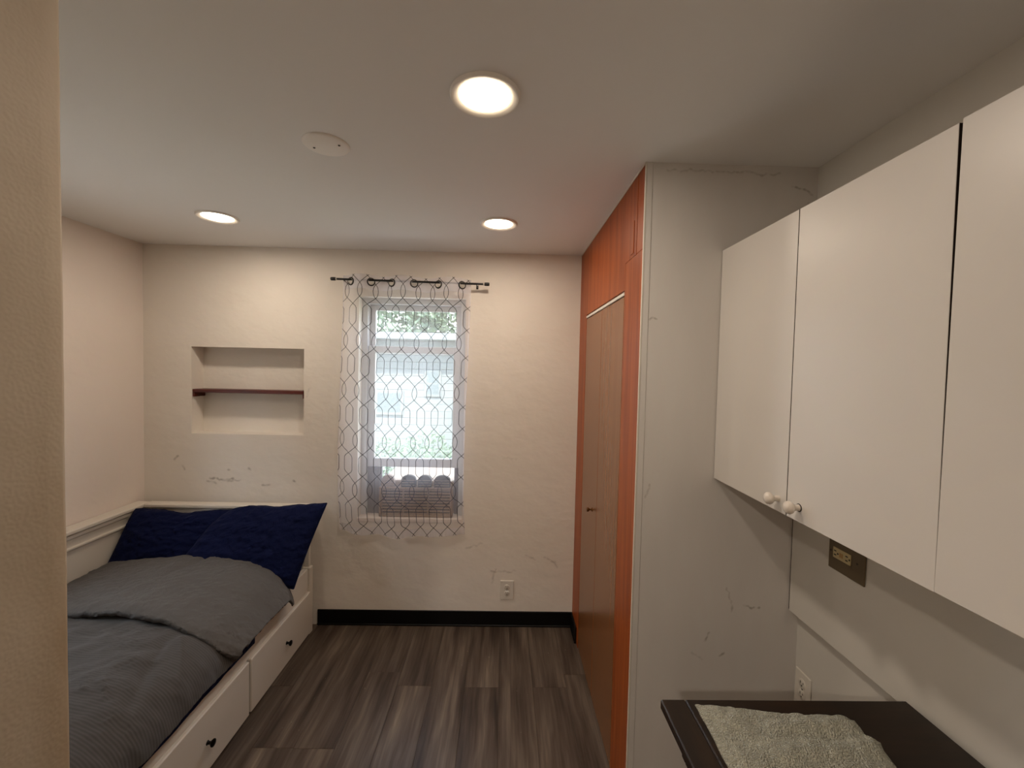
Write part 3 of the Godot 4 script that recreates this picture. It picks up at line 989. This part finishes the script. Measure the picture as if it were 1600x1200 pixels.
func build_bedding() -> void:
	# mattress in a navy sheet that shows below the duvet
	var ma := thing("mattress", "navy blue sheeted mattress lying in the white daybed under the grey duvet", "mattress")
	box_part("mattress_body", Vector3(BX0 + 0.075, 0.276, BZ0 + 0.045), Vector3(BX1 - 0.05, 0.50, BZ1 - 0.05), 0.03, M.navy, ma)
	var st := begin()
	var prof := [Vector2(-1.30, 0.502), Vector2(-1.235, 0.478), Vector2(-1.185, 0.428), Vector2(-1.164, 0.395), Vector2(-1.161, 0.340)]
	var f := func(u: float, v: float) -> Vector3:
		var q := curve_at(prof, u)
		var z := lerpf(-2.02, -0.9, v)
		return Vector3(q.x + 0.003 * n2(z * 7.0, u) * u, q.y + 0.008 * n2(z * 3.0, 4.0) * u, z)
	slab(st, func(u, v): return f.call(u, 1.0 - v), func(u, v): return f.call(u, 1.0 - v) + Vector3(-0.002, -0.002, 0), 20, 50)
	commit("sheet_edge", st, M.navy, ma, "navy sheet hanging over the side rail")

	# duvet: lower body, ribbed
	var du := thing("duvet", "rumpled grey ribbed duvet spread on the daybed, its top folded back", "duvet")
	st = begin()
	var low := [Vector2(-2.165, 0.535), Vector2(-2.05, 0.548), Vector2(-1.85, 0.555), Vector2(-1.65, 0.556), Vector2(-1.45, 0.554), Vector2(-1.33, 0.535), Vector2(-1.235, 0.498), Vector2(-1.168, 0.436), Vector2(-1.142, 0.364)]
	var body := func(u: float, v: float) -> Vector3:
		var q := curve_at(low, u)
		var z := lerpf(-1.90, -0.70, v)
		var side := smoothstep(0.55, 0.8, u)
		var y := q.y + rumple(q.x, z) * (1.0 - side * 0.5)
		y += ridge(q.x * 1.5 + 2.0, z * 2.2) * (1.0 - 0.3 * side)
		y += crease(q.x, z, -1.62, -1.76, -1.45, -1.60, 0.018, 0.012) + crease(q.x, z, -1.35, -1.72, -1.22, -1.35, 0.022, -0.016) + crease(q.x, z, -1.30, -1.75, -1.17, -1.55, 0.016, 0.012)
		y += crease(q.x, z, -2.0, -1.15, -1.35, -1.02, 0.05, 0.018) + crease(q.x, z, -1.55, -1.30, -1.28, -1.12, 0.03, 0.012) + crease(q.x, z, -1.5, -1.66, -1.38, -1.45, 0.014, -0.008) + crease(q.x, z, -1.9, -1.7, -1.5, -1.72, 0.02, 0.01)
		var x := q.x + side * (0.012 * n2(z * 5.0 + u, 3.0) + 0.006 * n2(z * 13.0, u * 3.0))
		y += side * u * (0.006 * n2(z * 2.2, 8.0) + 0.022 * exp(-pow((z + 1.62) / 0.16, 2.0)))
		return Vector3(x, y, z)
	var duv := func(u: float, v: float) -> Vector2: return Vector2(u * 1.2 / 0.16, (v * 1.2 + 0.03 * sin(u * 3.0)) / 0.17)
	slab(st, func(u, v): return body.call(u, 1.0 - v), func(u, v): return body.call(u, 1.0 - v) + Vector3(-0.012 * u, -0.020 + 0.012 * u, 0), 110, 120, func(u, v): return duv.call(u, 1.0 - v))
	commit("duvet_body", st, M.duvet, du)
	# duvet: the end folded back below the pillows
	st = begin()
	var up := [Vector2(-2.175, 0.548), Vector2(-2.08, 0.575), Vector2(-1.9, 0.592), Vector2(-1.7, 0.598), Vector2(-1.5, 0.598), Vector2(-1.36, 0.585), Vector2(-1.235, 0.535), Vector2(-1.16, 0.475), Vector2(-1.108, 0.425)]
	var flap := func(u: float, v: float) -> Vector3:
		var q := curve_at(up, u)
		var za := -2.43 + 0.14 * pow(maxf(0.0, (u - 0.55) / 0.45), 2.0)
		var zb := -1.845 + 0.068 * smoothstep(0.25, 0.75, u) - 0.045 * smoothstep(0.85, 1.0, u) + 0.008 * n2(u * 5.0, 1.0)
		var z := lerpf(za, zb, v)
		var y := q.y + rumple(q.x + 3.0, z) * 0.9
		y += ridge(q.x * 2.0, z * 2.0 + 5.0)
		# roll down at both ends
		y -= 0.05 * pow(1.0 - smoothstep(0.0, 0.16, v), 2.0) + 0.016 * pow(smoothstep(0.93, 1.0, v), 2.0)
		y += crease(q.x, z, -1.62, -2.40, -1.68, -2.16, 0.02, -0.014) + crease(q.x, z, -1.55, -2.10, -1.45, -2.06, 0.018, -0.014) + crease(q.x, z, -1.6, -1.9, -1.55, -2.15, 0.03, 0.012) + crease(q.x, z, -1.78, -1.84, -1.68, -2.05, 0.02, 0.010)
		return Vector3(q.x + 0.008 * n2(z * 6.0, 7.0) * u, y, z)
	slab(st, func(u, v): return flap.call(u, 1.0 - v), func(u, v): return flap.call(u, 1.0 - v) + Vector3(-0.008 * u, -0.026 + 0.014 * u, 0), 110, 70, func(u, v): return Vector2(u * 5.0, v * 3.0))
	commit("folded_end", st, M.duvet_plain, du, "smooth grey folded-back end of the duvet")

	# two navy pillows leaning on the end of the bed
	pillow([Vector3(-2.185, 0.812, -2.548), Vector3(-1.62, 0.785, -2.60), Vector3(-1.66, 0.50, -2.49), Vector3(-2.200, 0.50, -2.365)], 0.055, 3.0, 0.016, 0.3, "navy blue pillow nearer the left wall, tucked behind the other pillow")
	pillow([Vector3(-1.625, 0.846, -2.552), Vector3(-1.028, 0.856, -2.548), Vector3(-1.115, 0.435, -2.315), Vector3(-1.84, 0.515, -2.385)], 0.075, 12.3, 0.012, 0.9, "navy blue pillow in front, its corner sticking out past the bed end")


# corners: top left, top right, bottom right, bottom left, seen from the foot of the bed
func pillow(c: Array, thick: float, sd: float, dip: float, soft: float, label: String) -> void:
	var t := thing("pillow", label, "pillow", Vector3.ZERO, "navy pillows on the daybed")
	var st := begin()
	var nrm: Vector3 = (c[1] - c[0]).cross(c[0] - c[3]).normalized()
	var f := func(u: float, v: float, side: float) -> Vector3:
		var a := u * 2.0 - 1.0
		var b := v * 2.0 - 1.0
		var ro := 0.34 * (1.0 - a) * (1.0 + b) * 0.25 * soft + 0.06
		var a0 := a
		a *= sqrt(1.0 - ro * b * b)
		b *= sqrt(1.0 - ro * a0 * a0)
		# edges draw in between the corners
		var uu := 0.5 + 0.5 * a * (1.0 - 0.055 * (1.0 - b * b))
		var vv := 0.5 + 0.5 * b * (1.0 - 0.075 * (1.0 - a * a))
		var top: Vector3 = c[0].lerp(c[1], uu)
		var bot: Vector3 = c[3].lerp(c[2], uu)
		var p := bot.lerp(top, vv)
		a = u * 2.0 - 1.0
		b = v * 2.0 - 1.0
		var e := maxf(0.0, (1.0 - a * a) * (1.0 - b * b))
		var puff := thick * pow(e, 0.42)
		var wr := 0.013 * n2(a * 2.2 + sd, b * 2.2 + sd) + 0.010 * n2(a * 4.0 + b * 3.0 + sd, b * 2.0 - a * 1.5) + 0.006 * n2(a * 8.0 + b * 5.0 + sd, b * 4.0 - a * 2.0)
		wr += 1.3 * ridge(a * 1.1 + sd, b * 0.8 + a * 0.6 + sd)
		p += nrm * side * (puff + wr * pow(e, 0.3))
		p.y += (-1.3 * dip * exp(-pow((a - 0.12 * (1.0 - 2.0 * soft)) / 0.42, 2.0)) + 0.008 * n2(a * 3.0 + sd * 2.0, 0.4)) * smoothstep(0.0, 1.0, b) * (1.0 - a * a * a * a)
		return p
	var n := 56
	sheet(st, func(u, v): return f.call(u, v, 1.0), n, n)
	sheet(st, func(u, v): return f.call(u, v, -1.0), n, n, null, true)
	commit("pillow_cover", st, M.navy, t)
	# the piped seam round the edge
	st = begin()
	var ring := []
	for k in 4 * n:
		var s := k / n
		var q := float(k % n) / n
		var uv: Vector2 = [Vector2(q, 0), Vector2(1, q), Vector2(1.0 - q, 1), Vector2(0, 1.0 - q)][s]
		ring.append(f.call(uv.x, uv.y, 0.0))
	ring.append(ring[0])
	tube(st, ring, 0.0035, 6)
	commit("seam", st, M.navy, t)


# =====================================================================
# curtain, rod, air conditioner, niche shelf
# =====================================================================
const GROMMETS := [-0.947, -0.824, -0.698, -0.562, -0.413, -0.268]
const ROD_Z := -2.650


func cloth_phase(x: float) -> float:
	var g := GROMMETS
	if x < g[0]:
		return (x - g[0]) / 0.10
	for k in 5:
		if x < g[k + 1]:
			return k + (x - g[k]) / (g[k + 1] - g[k])
	return 5.0 + (x - g[5]) / 0.10


func cloth(u: float, v: float) -> Vector3:
	var x := -1.0 + 0.785 * u
	var ph := cloth_phase(x)
	var amp := lerpf(0.021, 0.012, smoothstep(0.0, 0.5, v)) + 0.006 * smoothstep(0.7, 1.0, v)
	var z := ROD_Z + amp * sin(PI * ph) * (1.0 + 0.25 * n2(u * 3.0, v * 2.0))
	z += (0.006 * n2(u * 14.0, v * 1.3 + 2.0) + 0.004 * n2(u * 30.0, v * 0.8)) * smoothstep(0.04, 0.35, v)
	# wider and a little to the left at the foot
	var spread := lerpf(0.0, -0.022, smoothstep(0.0, 0.7, v)) + 0.012 * smoothstep(0.85, 1.0, v)
	x += spread + 0.006 * n2(u * 4.0, v * 4.0) * v
	var foot := 0.635 - 0.030 * sin(PI * clampf(u * 1.05, 0, 1)) + 0.02 * (0.5 - u) * 0.8 + 0.004 * sin(u * 24.0)
	var head := 2.229 + 0.004 * sin(PI * ph) - 0.008 * u
	return Vector3(x, lerpf(head, foot, v), z)


func build_curtain() -> void:
	var r := thing("curtain_rod", "thin black metal curtain rod above the window", "curtain rod")
	var ya := 2.199
	var yb := 2.190
	var a := Vector3(-1.035, ya, ROD_Z)
	var b := Vector3(-0.135, yb, ROD_Z)
	var st := begin()
	tube(st, [a, b], 0.0065, 14)
	commit("rod", st, M.rod, r)
	for e in [[a, -1.0], [b, 1.0]]:
		st = begin()
		lathe(st, [Vector2(0, 0), Vector2(0.0095, 0), Vector2(0.0105, 0.006), Vector2(0.0105, 0.024), Vector2(0.0085, 0.03), Vector2(0, 0.031)], axis_y_to(Vector3(e[1], 0, 0), e[0] + Vector3(e[1] * 0.004, 0, 0)), 18)
		commit("finial", st, M.rod, r)
		st = begin()
		lathe(st, [Vector2(0, 0), Vector2(0.0075, 0), Vector2(0.0075, 0.008), Vector2(0, 0.008)], axis_y_to(Vector3(e[1], 0, 0), e[0] - Vector3(e[1] * 0.004, 0, 0)), 18)
		commit("rod_band", st, M.rod_band, r, "pale ring beside the finial")
		# bracket to the wall
		var at: Vector3 = e[0] - Vector3(e[1] * 0.045, 0, 0)
		st = begin()
		tube(st, [Vector3(at.x, at.y - 0.008, BACK), Vector3(at.x, at.y - 0.008, ROD_Z)], 0.003, 8)
		bx(st, Vector3(at.x - 0.007, at.y - 0.018, BACK), Vector3(at.x + 0.007, at.y + 0.006, BACK + 0.003), 0.001)
		commit("bracket", st, M.rod, r)
	var c := thing("curtain", "sheer white curtain printed with a dark trellis pattern hanging over the window", "curtain")
	st = begin()
	sheet(st, func(u, v): return cloth(u, 1.0 - v), 180, 120, func(u, v): return Vector2(u, 1.0 - v))
	commit("curtain_cloth", st, M.curtain, c)
	for k in 6:
		var x: float = GROMMETS[k]
		var u := (x + 1.0) / 0.785
		var v := 0.041 / 1.6
		var p := cloth(u, v)
		var du := cloth(u + 0.004, v) - cloth(u - 0.004, v)
		var n := du.cross(Vector3(0, -1, 0)).normalized()
		var tf := axis_y_to(n, p)
		st = begin()
		torus(st, tf, 0.0215, 0.0042)
		var ring := commit("grommet", st, M.rod, c, "black ring through the curtain head")
		st = begin()
		lathe(st, [Vector2(0.0178, -0.005), Vector2(0.0178, 0.005), Vector2(0.0172, 0.005), Vector2(0.0172, -0.005), Vector2(0.0178, -0.005)], tf, 28)
		commit("liner", st, M.plastic_white, ring, "white inner lining of the ring")


func build_air_conditioner() -> void:
	var t := thing("air_conditioner", "beige window air conditioner with slatted grille behind the foot of the curtain", "air conditioner")
	var x0 := -0.79
	var x1 := -0.315
	var y0 := 0.700
	var y1 := 0.895
	var zf := -2.745
	box_part("casing", Vector3(x0, y0, -3.25), Vector3(x1, 0.93, zf - 0.035), 0.008, M.ac, t)
	# front panel as a frame round the slats
	var st := begin()
	bx(st, Vector3(x0, y0, zf - 0.035), Vector3(x0 + 0.018, y1, zf), 0.004)
	bx(st, Vector3(x1 - 0.018, y0, zf - 0.035), Vector3(x1, y1, zf), 0.004)
	bx(st, Vector3(x0, y0, zf - 0.035), Vector3(x1, y0 + 0.014, zf), 0.004)
	bx(st, Vector3(x0, y1 - 0.012, zf - 0.035), Vector3(x1, y1, zf + 0.004), 0.004)
	commit("front_panel", st, M.ac, t)
	box_part("filter", Vector3(x0 + 0.018, y0 + 0.014, zf - 0.034), Vector3(x1 - 0.018, y1 - 0.012, zf - 0.022), 0.0, M.ac_dark, t)
	var n := 9
	for k in n:
		var y := y0 + 0.02 + (y1 - y0 - 0.04) * k / (n - 1)
		box_part("slat", Vector3(x0 + 0.016, y - 0.0045, zf - 0.022), Vector3(x1 - 0.016, y + 0.0045, zf - 0.004), 0.0012, M.ac, t)
	for x in [-0.635, -0.475]:
		box_part("grille_bar", Vector3(x - 0.004, y0 + 0.014, zf - 0.02), Vector3(x + 0.004, y1 - 0.012, zf - 0.002), 0.001, M.ac, t)
	# four round-topped outlet louvres above the grille
	for k in 4:
		var xa: float = [-0.775, -0.648, -0.54, -0.436][k]
		var xb: float = [-0.695, -0.556, -0.456, -0.335][k]
		st = begin()
		st.set_smooth_group(-1)
		var pts := [Vector2(xa, y1), Vector2(xb, y1)]
		for i in 13:
			var a := PI * i / 12.0
			pts.append(Vector2((xa + xb) / 2.0 + (xb - xa) / 2.0 * cos(a), y1 + 0.045 + 0.032 * sin(a)))
		for i in pts.size():
			var p: Vector2 = pts[i]
			var q: Vector2 = pts[(i + 1) % pts.size()]
			quad(st, Vector3(p.x, p.y, zf - 0.034), Vector3(q.x, q.y, zf - 0.034), Vector3(q.x, q.y, zf - 0.006), Vector3(p.x, p.y, zf - 0.006))
			if i > 0 and i < pts.size() - 1:
				tri(st, Vector3(pts[0].x, pts[0].y, zf - 0.006), Vector3(p.x, p.y, zf - 0.006), Vector3(q.x, q.y, zf - 0.006))
		var lv := commit("outlet_louvre", st, M.ac_dark if k > 0 else M.ac, t, "dark round-topped air outlet" if k > 0 else "")
		for i in 3:
			box_part("vane", Vector3(xa + 0.004, y1 + 0.012 + i * 0.016, zf - 0.007), Vector3(xb - 0.004, y1 + 0.015 + i * 0.016, zf - 0.002), 0.0, M.ac, lv)
	# folding side screens
	var sides := [[WIN.position.x + 0.036, x0], [x1, WIN.end.x - 0.036]]
	for s in sides:
		var w: float = s[1] - s[0]
		for k in 4:
			var xa: float = s[0] + w * k / 4.0
			box_part("side_screen_fold", Vector3(xa + 0.0003, y0, -2.83), Vector3(xa + w / 4.0 - 0.0003, 1.01, -2.818 + (0.005 if k % 2 else 0.0)), 0.002, M.accordion, t)


func build_niche_shelf() -> void:
	var uv := func(q: Vector3) -> Vector2: return Vector2(q.y * 4.0 + q.z * 3.0, q.x * 1.2)
	var t := thing("niche_shelf", "reddish brown wooden shelf resting on cleats in the wall niche", "shelf")
	box_part("board", Vector3(NICHE.position.x + 0.002, 1.482, BACK - 0.107), Vector3(NICHE.end.x - 0.006, 1.503, BACK - 0.004), 0.0015, M.shelf, t, "", uv)
	box_part("cleat", Vector3(NICHE.position.x + 0.0005, 1.455, BACK - 0.105), Vector3(NICHE.position.x + 0.014, 1.482, BACK - 0.006), 0.0015, M.shelf, t, "", uv)
	box_part("cleat", Vector3(NICHE.end.x - 0.012, 1.455, BACK - 0.105), Vector3(NICHE.end.x - 0.0005, 1.482, BACK - 0.008), 0.0015, M.shelf, t, "", uv)


# =====================================================================
# cabinets on the right wall
# =====================================================================
func door_panel(z0t: float, z1t: float, z0b: float, z1b: float, y0: float, y1: float, xf: float, xb: float, parent: Node3D) -> MeshInstance3D:
	# a slab whose far and near edges may lean; z0 is the far edge
	var st := begin()
	st.set_smooth_group(-1)
	var c := 0.0006
	var out := [Vector2(y0, z0b), Vector2(y0, z1b), Vector2(y1, z1t), Vector2(y1, z0t)]
	var inn := [Vector2(y0 + c, z0b + c), Vector2(y0 + c, z1b - c), Vector2(y1 - c, z1t - c), Vector2(y1 - c, z0t + c)]
	var P := func(x: float, q: Vector2) -> Vector3: return Vector3(x, q.x, q.y)
	quad(st, P.call(xf, inn[0]), P.call(xf, inn[1]), P.call(xf, inn[2]), P.call(xf, inn[3]))
	for k in 4:
		var n := (k + 1) % 4
		quad(st, P.call(xf + c, out[k]), P.call(xf + c, out[n]), P.call(xf, inn[n]), P.call(xf, inn[k]))
	var door := commit("door", st, M.cabinet, parent)
	st = begin()
	st.set_smooth_group(-1)
	quad(st, P.call(xb, out[3]), P.call(xb, out[2]), P.call(xb, out[1]), P.call(xb, out[0]))
	for k in 4:
		var n := (k + 1) % 4
		quad(st, P.call(xb, out[k]), P.call(xb, out[n]), P.call(xf + c, out[n]), P.call(xf + c, out[k]))
	commit("door_edge", st, M.cabinet_gap, door, "brown raw edge of the door")
	return door


func cabinet_knob(z: float, y: float, parent: Node3D, washer: bool) -> void:
	var tf := axis_y_to(Vector3(-1, 0, 0), Vector3(0.755, y, z))
	var st := begin()
	lathe(st, [Vector2(0.0085, -0.001), Vector2(0.0085, 0.002), Vector2(0.0078, 0.005), Vector2(0.0076, 0.013), Vector2(0.0105, 0.0165), Vector2(0.0148, 0.021), Vector2(0.0165, 0.026), Vector2(0.0155, 0.031), Vector2(0.0115, 0.0355), Vector2(0.005, 0.0378), Vector2(0, 0.038)], tf, 32)
	var k := commit("knob", st, M.porcelain, parent, "white porcelain knob")
	if washer:
		st = begin()
		torus(st, axis_y_to(Vector3(-1, 0, 0), Vector3(0.7545, y, z)), 0.0092, 0.0013, 24, 8)
		commit("washer", st, M.dark_slot, k, "dark washer behind the knob")


func build_cabinets() -> void:
	var y0 := 1.3014
	var y1 := 2.1028
	var a := thing("wall_cabinet", "white two-door wall cabinet against the grey partition, with porcelain knobs", "cabinet", Vector3.ZERO, "white wall cabinets")
	box_part("body", Vector3(0.7745, y0 + 0.001, CLOSET_Z + 0.001), Vector3(RIGHT - 0.0005, y1 - 0.001, -0.716), 0.001, M.cabinet, a)
	box_part("gap_shadow_strip", Vector3(0.7735, y0 + 0.003, CLOSET_Z + 0.002), Vector3(0.7745, y1 - 0.003, -0.7165), 0.0, M.cabinet_gap, a, "dark face frame behind the door gaps")
	var d1 := door_panel(CLOSET_Z + 0.0022, -1.1076, CLOSET_Z + 0.0022, -1.1076, y0, y1, 0.755, 0.7735, a)
	var d2 := door_panel(-1.1046, -0.7185, -1.1046, -0.7155, y0, y1, 0.755, 0.7735, a)
	cabinet_knob(-1.140, 1.337, d1, false)
	cabinet_knob(-1.058, 1.338, d2, true)
	var b := thing("wall_cabinet", "white wall cabinet nearest the camera, cut off by the right edge of the photo", "cabinet", Vector3.ZERO, "white wall cabinets")
	box_part("body", Vector3(0.7745, y0 + 0.001, -0.7155), Vector3(RIGHT - 0.0005, y1 - 0.001, -0.30), 0.001, M.cabinet, b)
	box_part("gap_shadow_strip", Vector3(0.7735, y0 + 0.003, -0.7155), Vector3(0.7745, y1 - 0.003, -0.302), 0.0, M.cabinet_gap, b, "dark face frame behind the door gap")
	door_panel(-0.7125, -0.302, -0.7152, -0.302, y0 + 0.001, y1 + 0.004, 0.7545, 0.7735, b)


# =====================================================================
# outlets
# =====================================================================
# a face plate lying in the plane z = 0 facing +z, w x h
func plate(called: String, w: float, h: float, m: Material, parent: Node3D) -> MeshInstance3D:
	var st := begin()
	bx(st, Vector3(-w / 2, -h / 2, 0), Vector3(w / 2, h / 2, 0.0058), 0.0028)
	return commit(called, st, m, parent)


func slots(parent: Node3D, at: Vector3, s := 1.0) -> void:
	box_part("slot", at + Vector3(-0.0075, 0.000, 0) * s, at + Vector3(-0.0052, 0.0085, 0.0006) * s, 0.0, M.dark_slot, parent)
	box_part("slot", at + Vector3(0.0052, 0.001, 0) * s, at + Vector3(0.0075, 0.0078, 0.0006) * s, 0.0, M.dark_slot, parent)
	var st := begin()
	lathe(st, [Vector2(0.0026, 0), Vector2(0.0026, 0.0006), Vector2(0, 0.0006)], Transform3D(Basis(Vector3.RIGHT, PI / 2), at + Vector3(0, -0.0065, 0)), 14)
	commit("ground_hole", st, M.dark_slot, parent)


func duplex(t: Node3D, w: float, h: float, m: Material) -> void:
	plate("face_plate", w, h, m, t)
	for y in [0.0195, -0.0195]:
		var st := begin()
		lathe(st, [Vector2(0.0172, 0), Vector2(0.0172, 0.0015), Vector2(0.0162, 0.0022), Vector2(0, 0.0022)], Transform3D(Basis(Vector3.RIGHT, PI / 2), Vector3(0, y, 0.0056)), 28)
		var r := commit("receptacle", st, m, t)
		slots(r, Vector3(0, y, 0.0077))
	var sc := begin()
	lathe(sc, [Vector2(0.0034, 0), Vector2(0.003, 0.001), Vector2(0, 0.0012)], Transform3D(Basis(Vector3.RIGHT, PI / 2), Vector3(0, 0, 0.0057)), 14)
	commit("screw", sc, M.screw, t)


func build_outlets() -> void:
	var a := thing("wall_outlet", "white duplex outlet low on the cream back wall below the window's right side", "outlet", Vector3(0.0495, 0.240, BACK))
	duplex(a, 0.088, 0.125, M.plastic_white)
	var b := thing("wall_outlet", "white duplex outlet low in the right corner, just above the dark table", "outlet", Vector3(RIGHT, 0.565, -1.452))
	b.rotation.y = -PI / 2
	duplex(b, 0.076, 0.118, M.plastic_white)
	# the wide bronze plate with an ivory device lying on its side
	var c := thing("wall_outlet", "ivory outlet in a wide bronze plate under the white wall cabinets", "outlet", Vector3(1.045, 1.128, -1.247))
	c.rotation.y = -PI / 2
	plate("face_plate", 0.136, 0.112, M.bronze, c)
	var dv := box_part("receptacle", Vector3(-0.047, -0.0165, 0.0055), Vector3(0.021, 0.0165, 0.0085), 0.0015, M.plastic_ivory, c, "ivory rectangular outlet device")
	for x in [-0.035, 0.009]:
		box_part("slot", Vector3(x - 0.0068, 0.0045, 0.0085), Vector3(x + 0.0018, 0.0078, 0.009), 0.0, M.dark_slot, dv)
		box_part("slot", Vector3(x - 0.0068, -0.0078, 0.0085), Vector3(x + 0.0018, -0.0045, 0.009), 0.0, M.dark_slot, dv)
		box_part("ground_hole", Vector3(x + 0.0055, -0.0025, 0.0085), Vector3(x + 0.0105, 0.0025, 0.009), 0.0, M.dark_slot, dv)
	box_part("button", Vector3(-0.0205, -0.007, 0.0085), Vector3(-0.0150, 0.007, 0.0095), 0.0004, M.button, dv)
	box_part("button", Vector3(-0.0130, -0.007, 0.0085), Vector3(-0.0075, 0.007, 0.0095), 0.0004, M.button, dv)
	for x in [-0.058, 0.042]:
		var sc := begin()
		lathe(sc, [Vector2(0.0034, 0), Vector2(0.003, 0.001), Vector2(0, 0.0012)], Transform3D(Basis(Vector3.RIGHT, PI / 2), Vector3(x, 0, 0.0057)), 14)
		commit("screw", sc, M.screw, c)


# =====================================================================
# table and towel
# =====================================================================
const TOP := 0.862


func build_table() -> void:
	var t := thing("side_table", "dark brown wooden table in the lower right corner with a towel on it", "table")
	var x0 := 0.4065
	var x1 := 1.028
	var z0 := -1.0275
	var z1 := -0.40
	var uv := func(q: Vector3) -> Vector2: return Vector2(q.x * 1.6 + q.y * 2.0, q.z * 1.2)
	box_part("edge_board", Vector3(x0, TOP - 0.024, z0), Vector3(x0 + 0.0605, TOP, z1), 0.003, M.table, t, "narrow board along the table's left edge", uv)
	box_part("top_board", Vector3(x0 + 0.061, TOP - 0.024, z0), Vector3(x1, TOP, z1), 0.003, M.table, t, "", func(q: Vector3) -> Vector2: return Vector2(q.z * 1.6 + q.y * 2.0 + 0.4, q.x * 1.2))
	var st := begin()
	bx(st, Vector3(x0 + 0.04, TOP - 0.11, z0 + 0.04), Vector3(x1 - 0.04, TOP - 0.0245, z0 + 0.06), 0.002)
	bx(st, Vector3(x0 + 0.04, TOP - 0.11, z1 - 0.06), Vector3(x1 - 0.04, TOP - 0.0245, z1 - 0.04), 0.002)
	bx(st, Vector3(x0 + 0.04, TOP - 0.11, z0 + 0.06), Vector3(x0 + 0.06, TOP - 0.0245, z1 - 0.06), 0.002)
	bx(st, Vector3(x1 - 0.06, TOP - 0.11, z0 + 0.06), Vector3(x1 - 0.04, TOP - 0.0245, z1 - 0.06), 0.002)
	commit("apron", st, M.table, t)
	for x in [x0 + 0.062, x1 - 0.112]:
		for z in [z0 + 0.062, z1 - 0.112]:
			box_part("leg", Vector3(x, 0.0, z), Vector3(x + 0.05, TOP - 0.0245, z + 0.05), 0.004, M.table, t)
	# the towel
	var w := thing("towel", "pale sage green terry towel lying crumpled on the dark table", "towel")
	st = begin()
	var edge := [Vector2(-1.0, 0.798), Vector2(-0.985, 0.812), Vector2(-0.963, 0.842), Vector2(-0.94, 0.838), Vector2(-0.919, 0.832), Vector2(-0.901, 0.850), Vector2(-0.88, 0.838), Vector2(-0.845, 0.833), Vector2(-0.79, 0.82), Vector2(-0.72, 0.835), Vector2(-0.62, 0.82), Vector2(-0.5, 0.83)]
	var right_at := func(z: float) -> float:
		for k in edge.size() - 1:
			if z <= edge[k + 1].x:
				return lerpf(edge[k].y, edge[k + 1].y, clampf((z - edge[k].x) / (edge[k + 1].x - edge[k].x), 0, 1))
		return 0.83
	var f := func(u: float, v: float) -> Vector3:
		var zfar := -1.006 + 0.028 * smoothstep(0.0, 0.75, u) + 0.003 * n2(u * 9.0, 3.0) + 0.016 * smoothstep(0.9, 1.0, u)
		var z := lerpf(zfar, -0.48, v)
		var xl := 0.484 - 0.016 * v + 0.003 * n2(z * 9.0, 1.0)
		var xr: float = right_at.call(z)
		var x := lerpf(xl, xr, u)
		var e := minf(minf(u, 1.0 - u) * 9.0, minf(v, 1.0 - v) * 14.0)
		var y := 0.0125 + 0.010 * n2(x * 6.0, z * 11.0) + 0.005 * n2(x * 18.0, z * 20.0)
		y += crease(x, z, 0.80, -0.93, 0.62, -0.925, 0.016, 0.016) + crease(x, z, 0.82, -0.965, 0.76, -0.94, 0.014, 0.012) + crease(x, z, 0.82, -0.88, 0.60, -0.86, 0.02, 0.013) + crease(x, z, 0.55, -0.95, 0.70, -0.96, 0.018, 0.006)
		return Vector3(x, TOP + 0.0012 + maxf(0.003, y) * smoothstep(0.0, 1.0, clampf(0.25 + e, 0, 1)), z)
	slab(st, func(u, v): return f.call(u, 1.0 - v), func(u, v): return Vector3(f.call(u, 1.0 - v).x, TOP + 0.0004, f.call(u, 1.0 - v).z), 90, 110)
	commit("towel_cloth", st, M.towel, w)
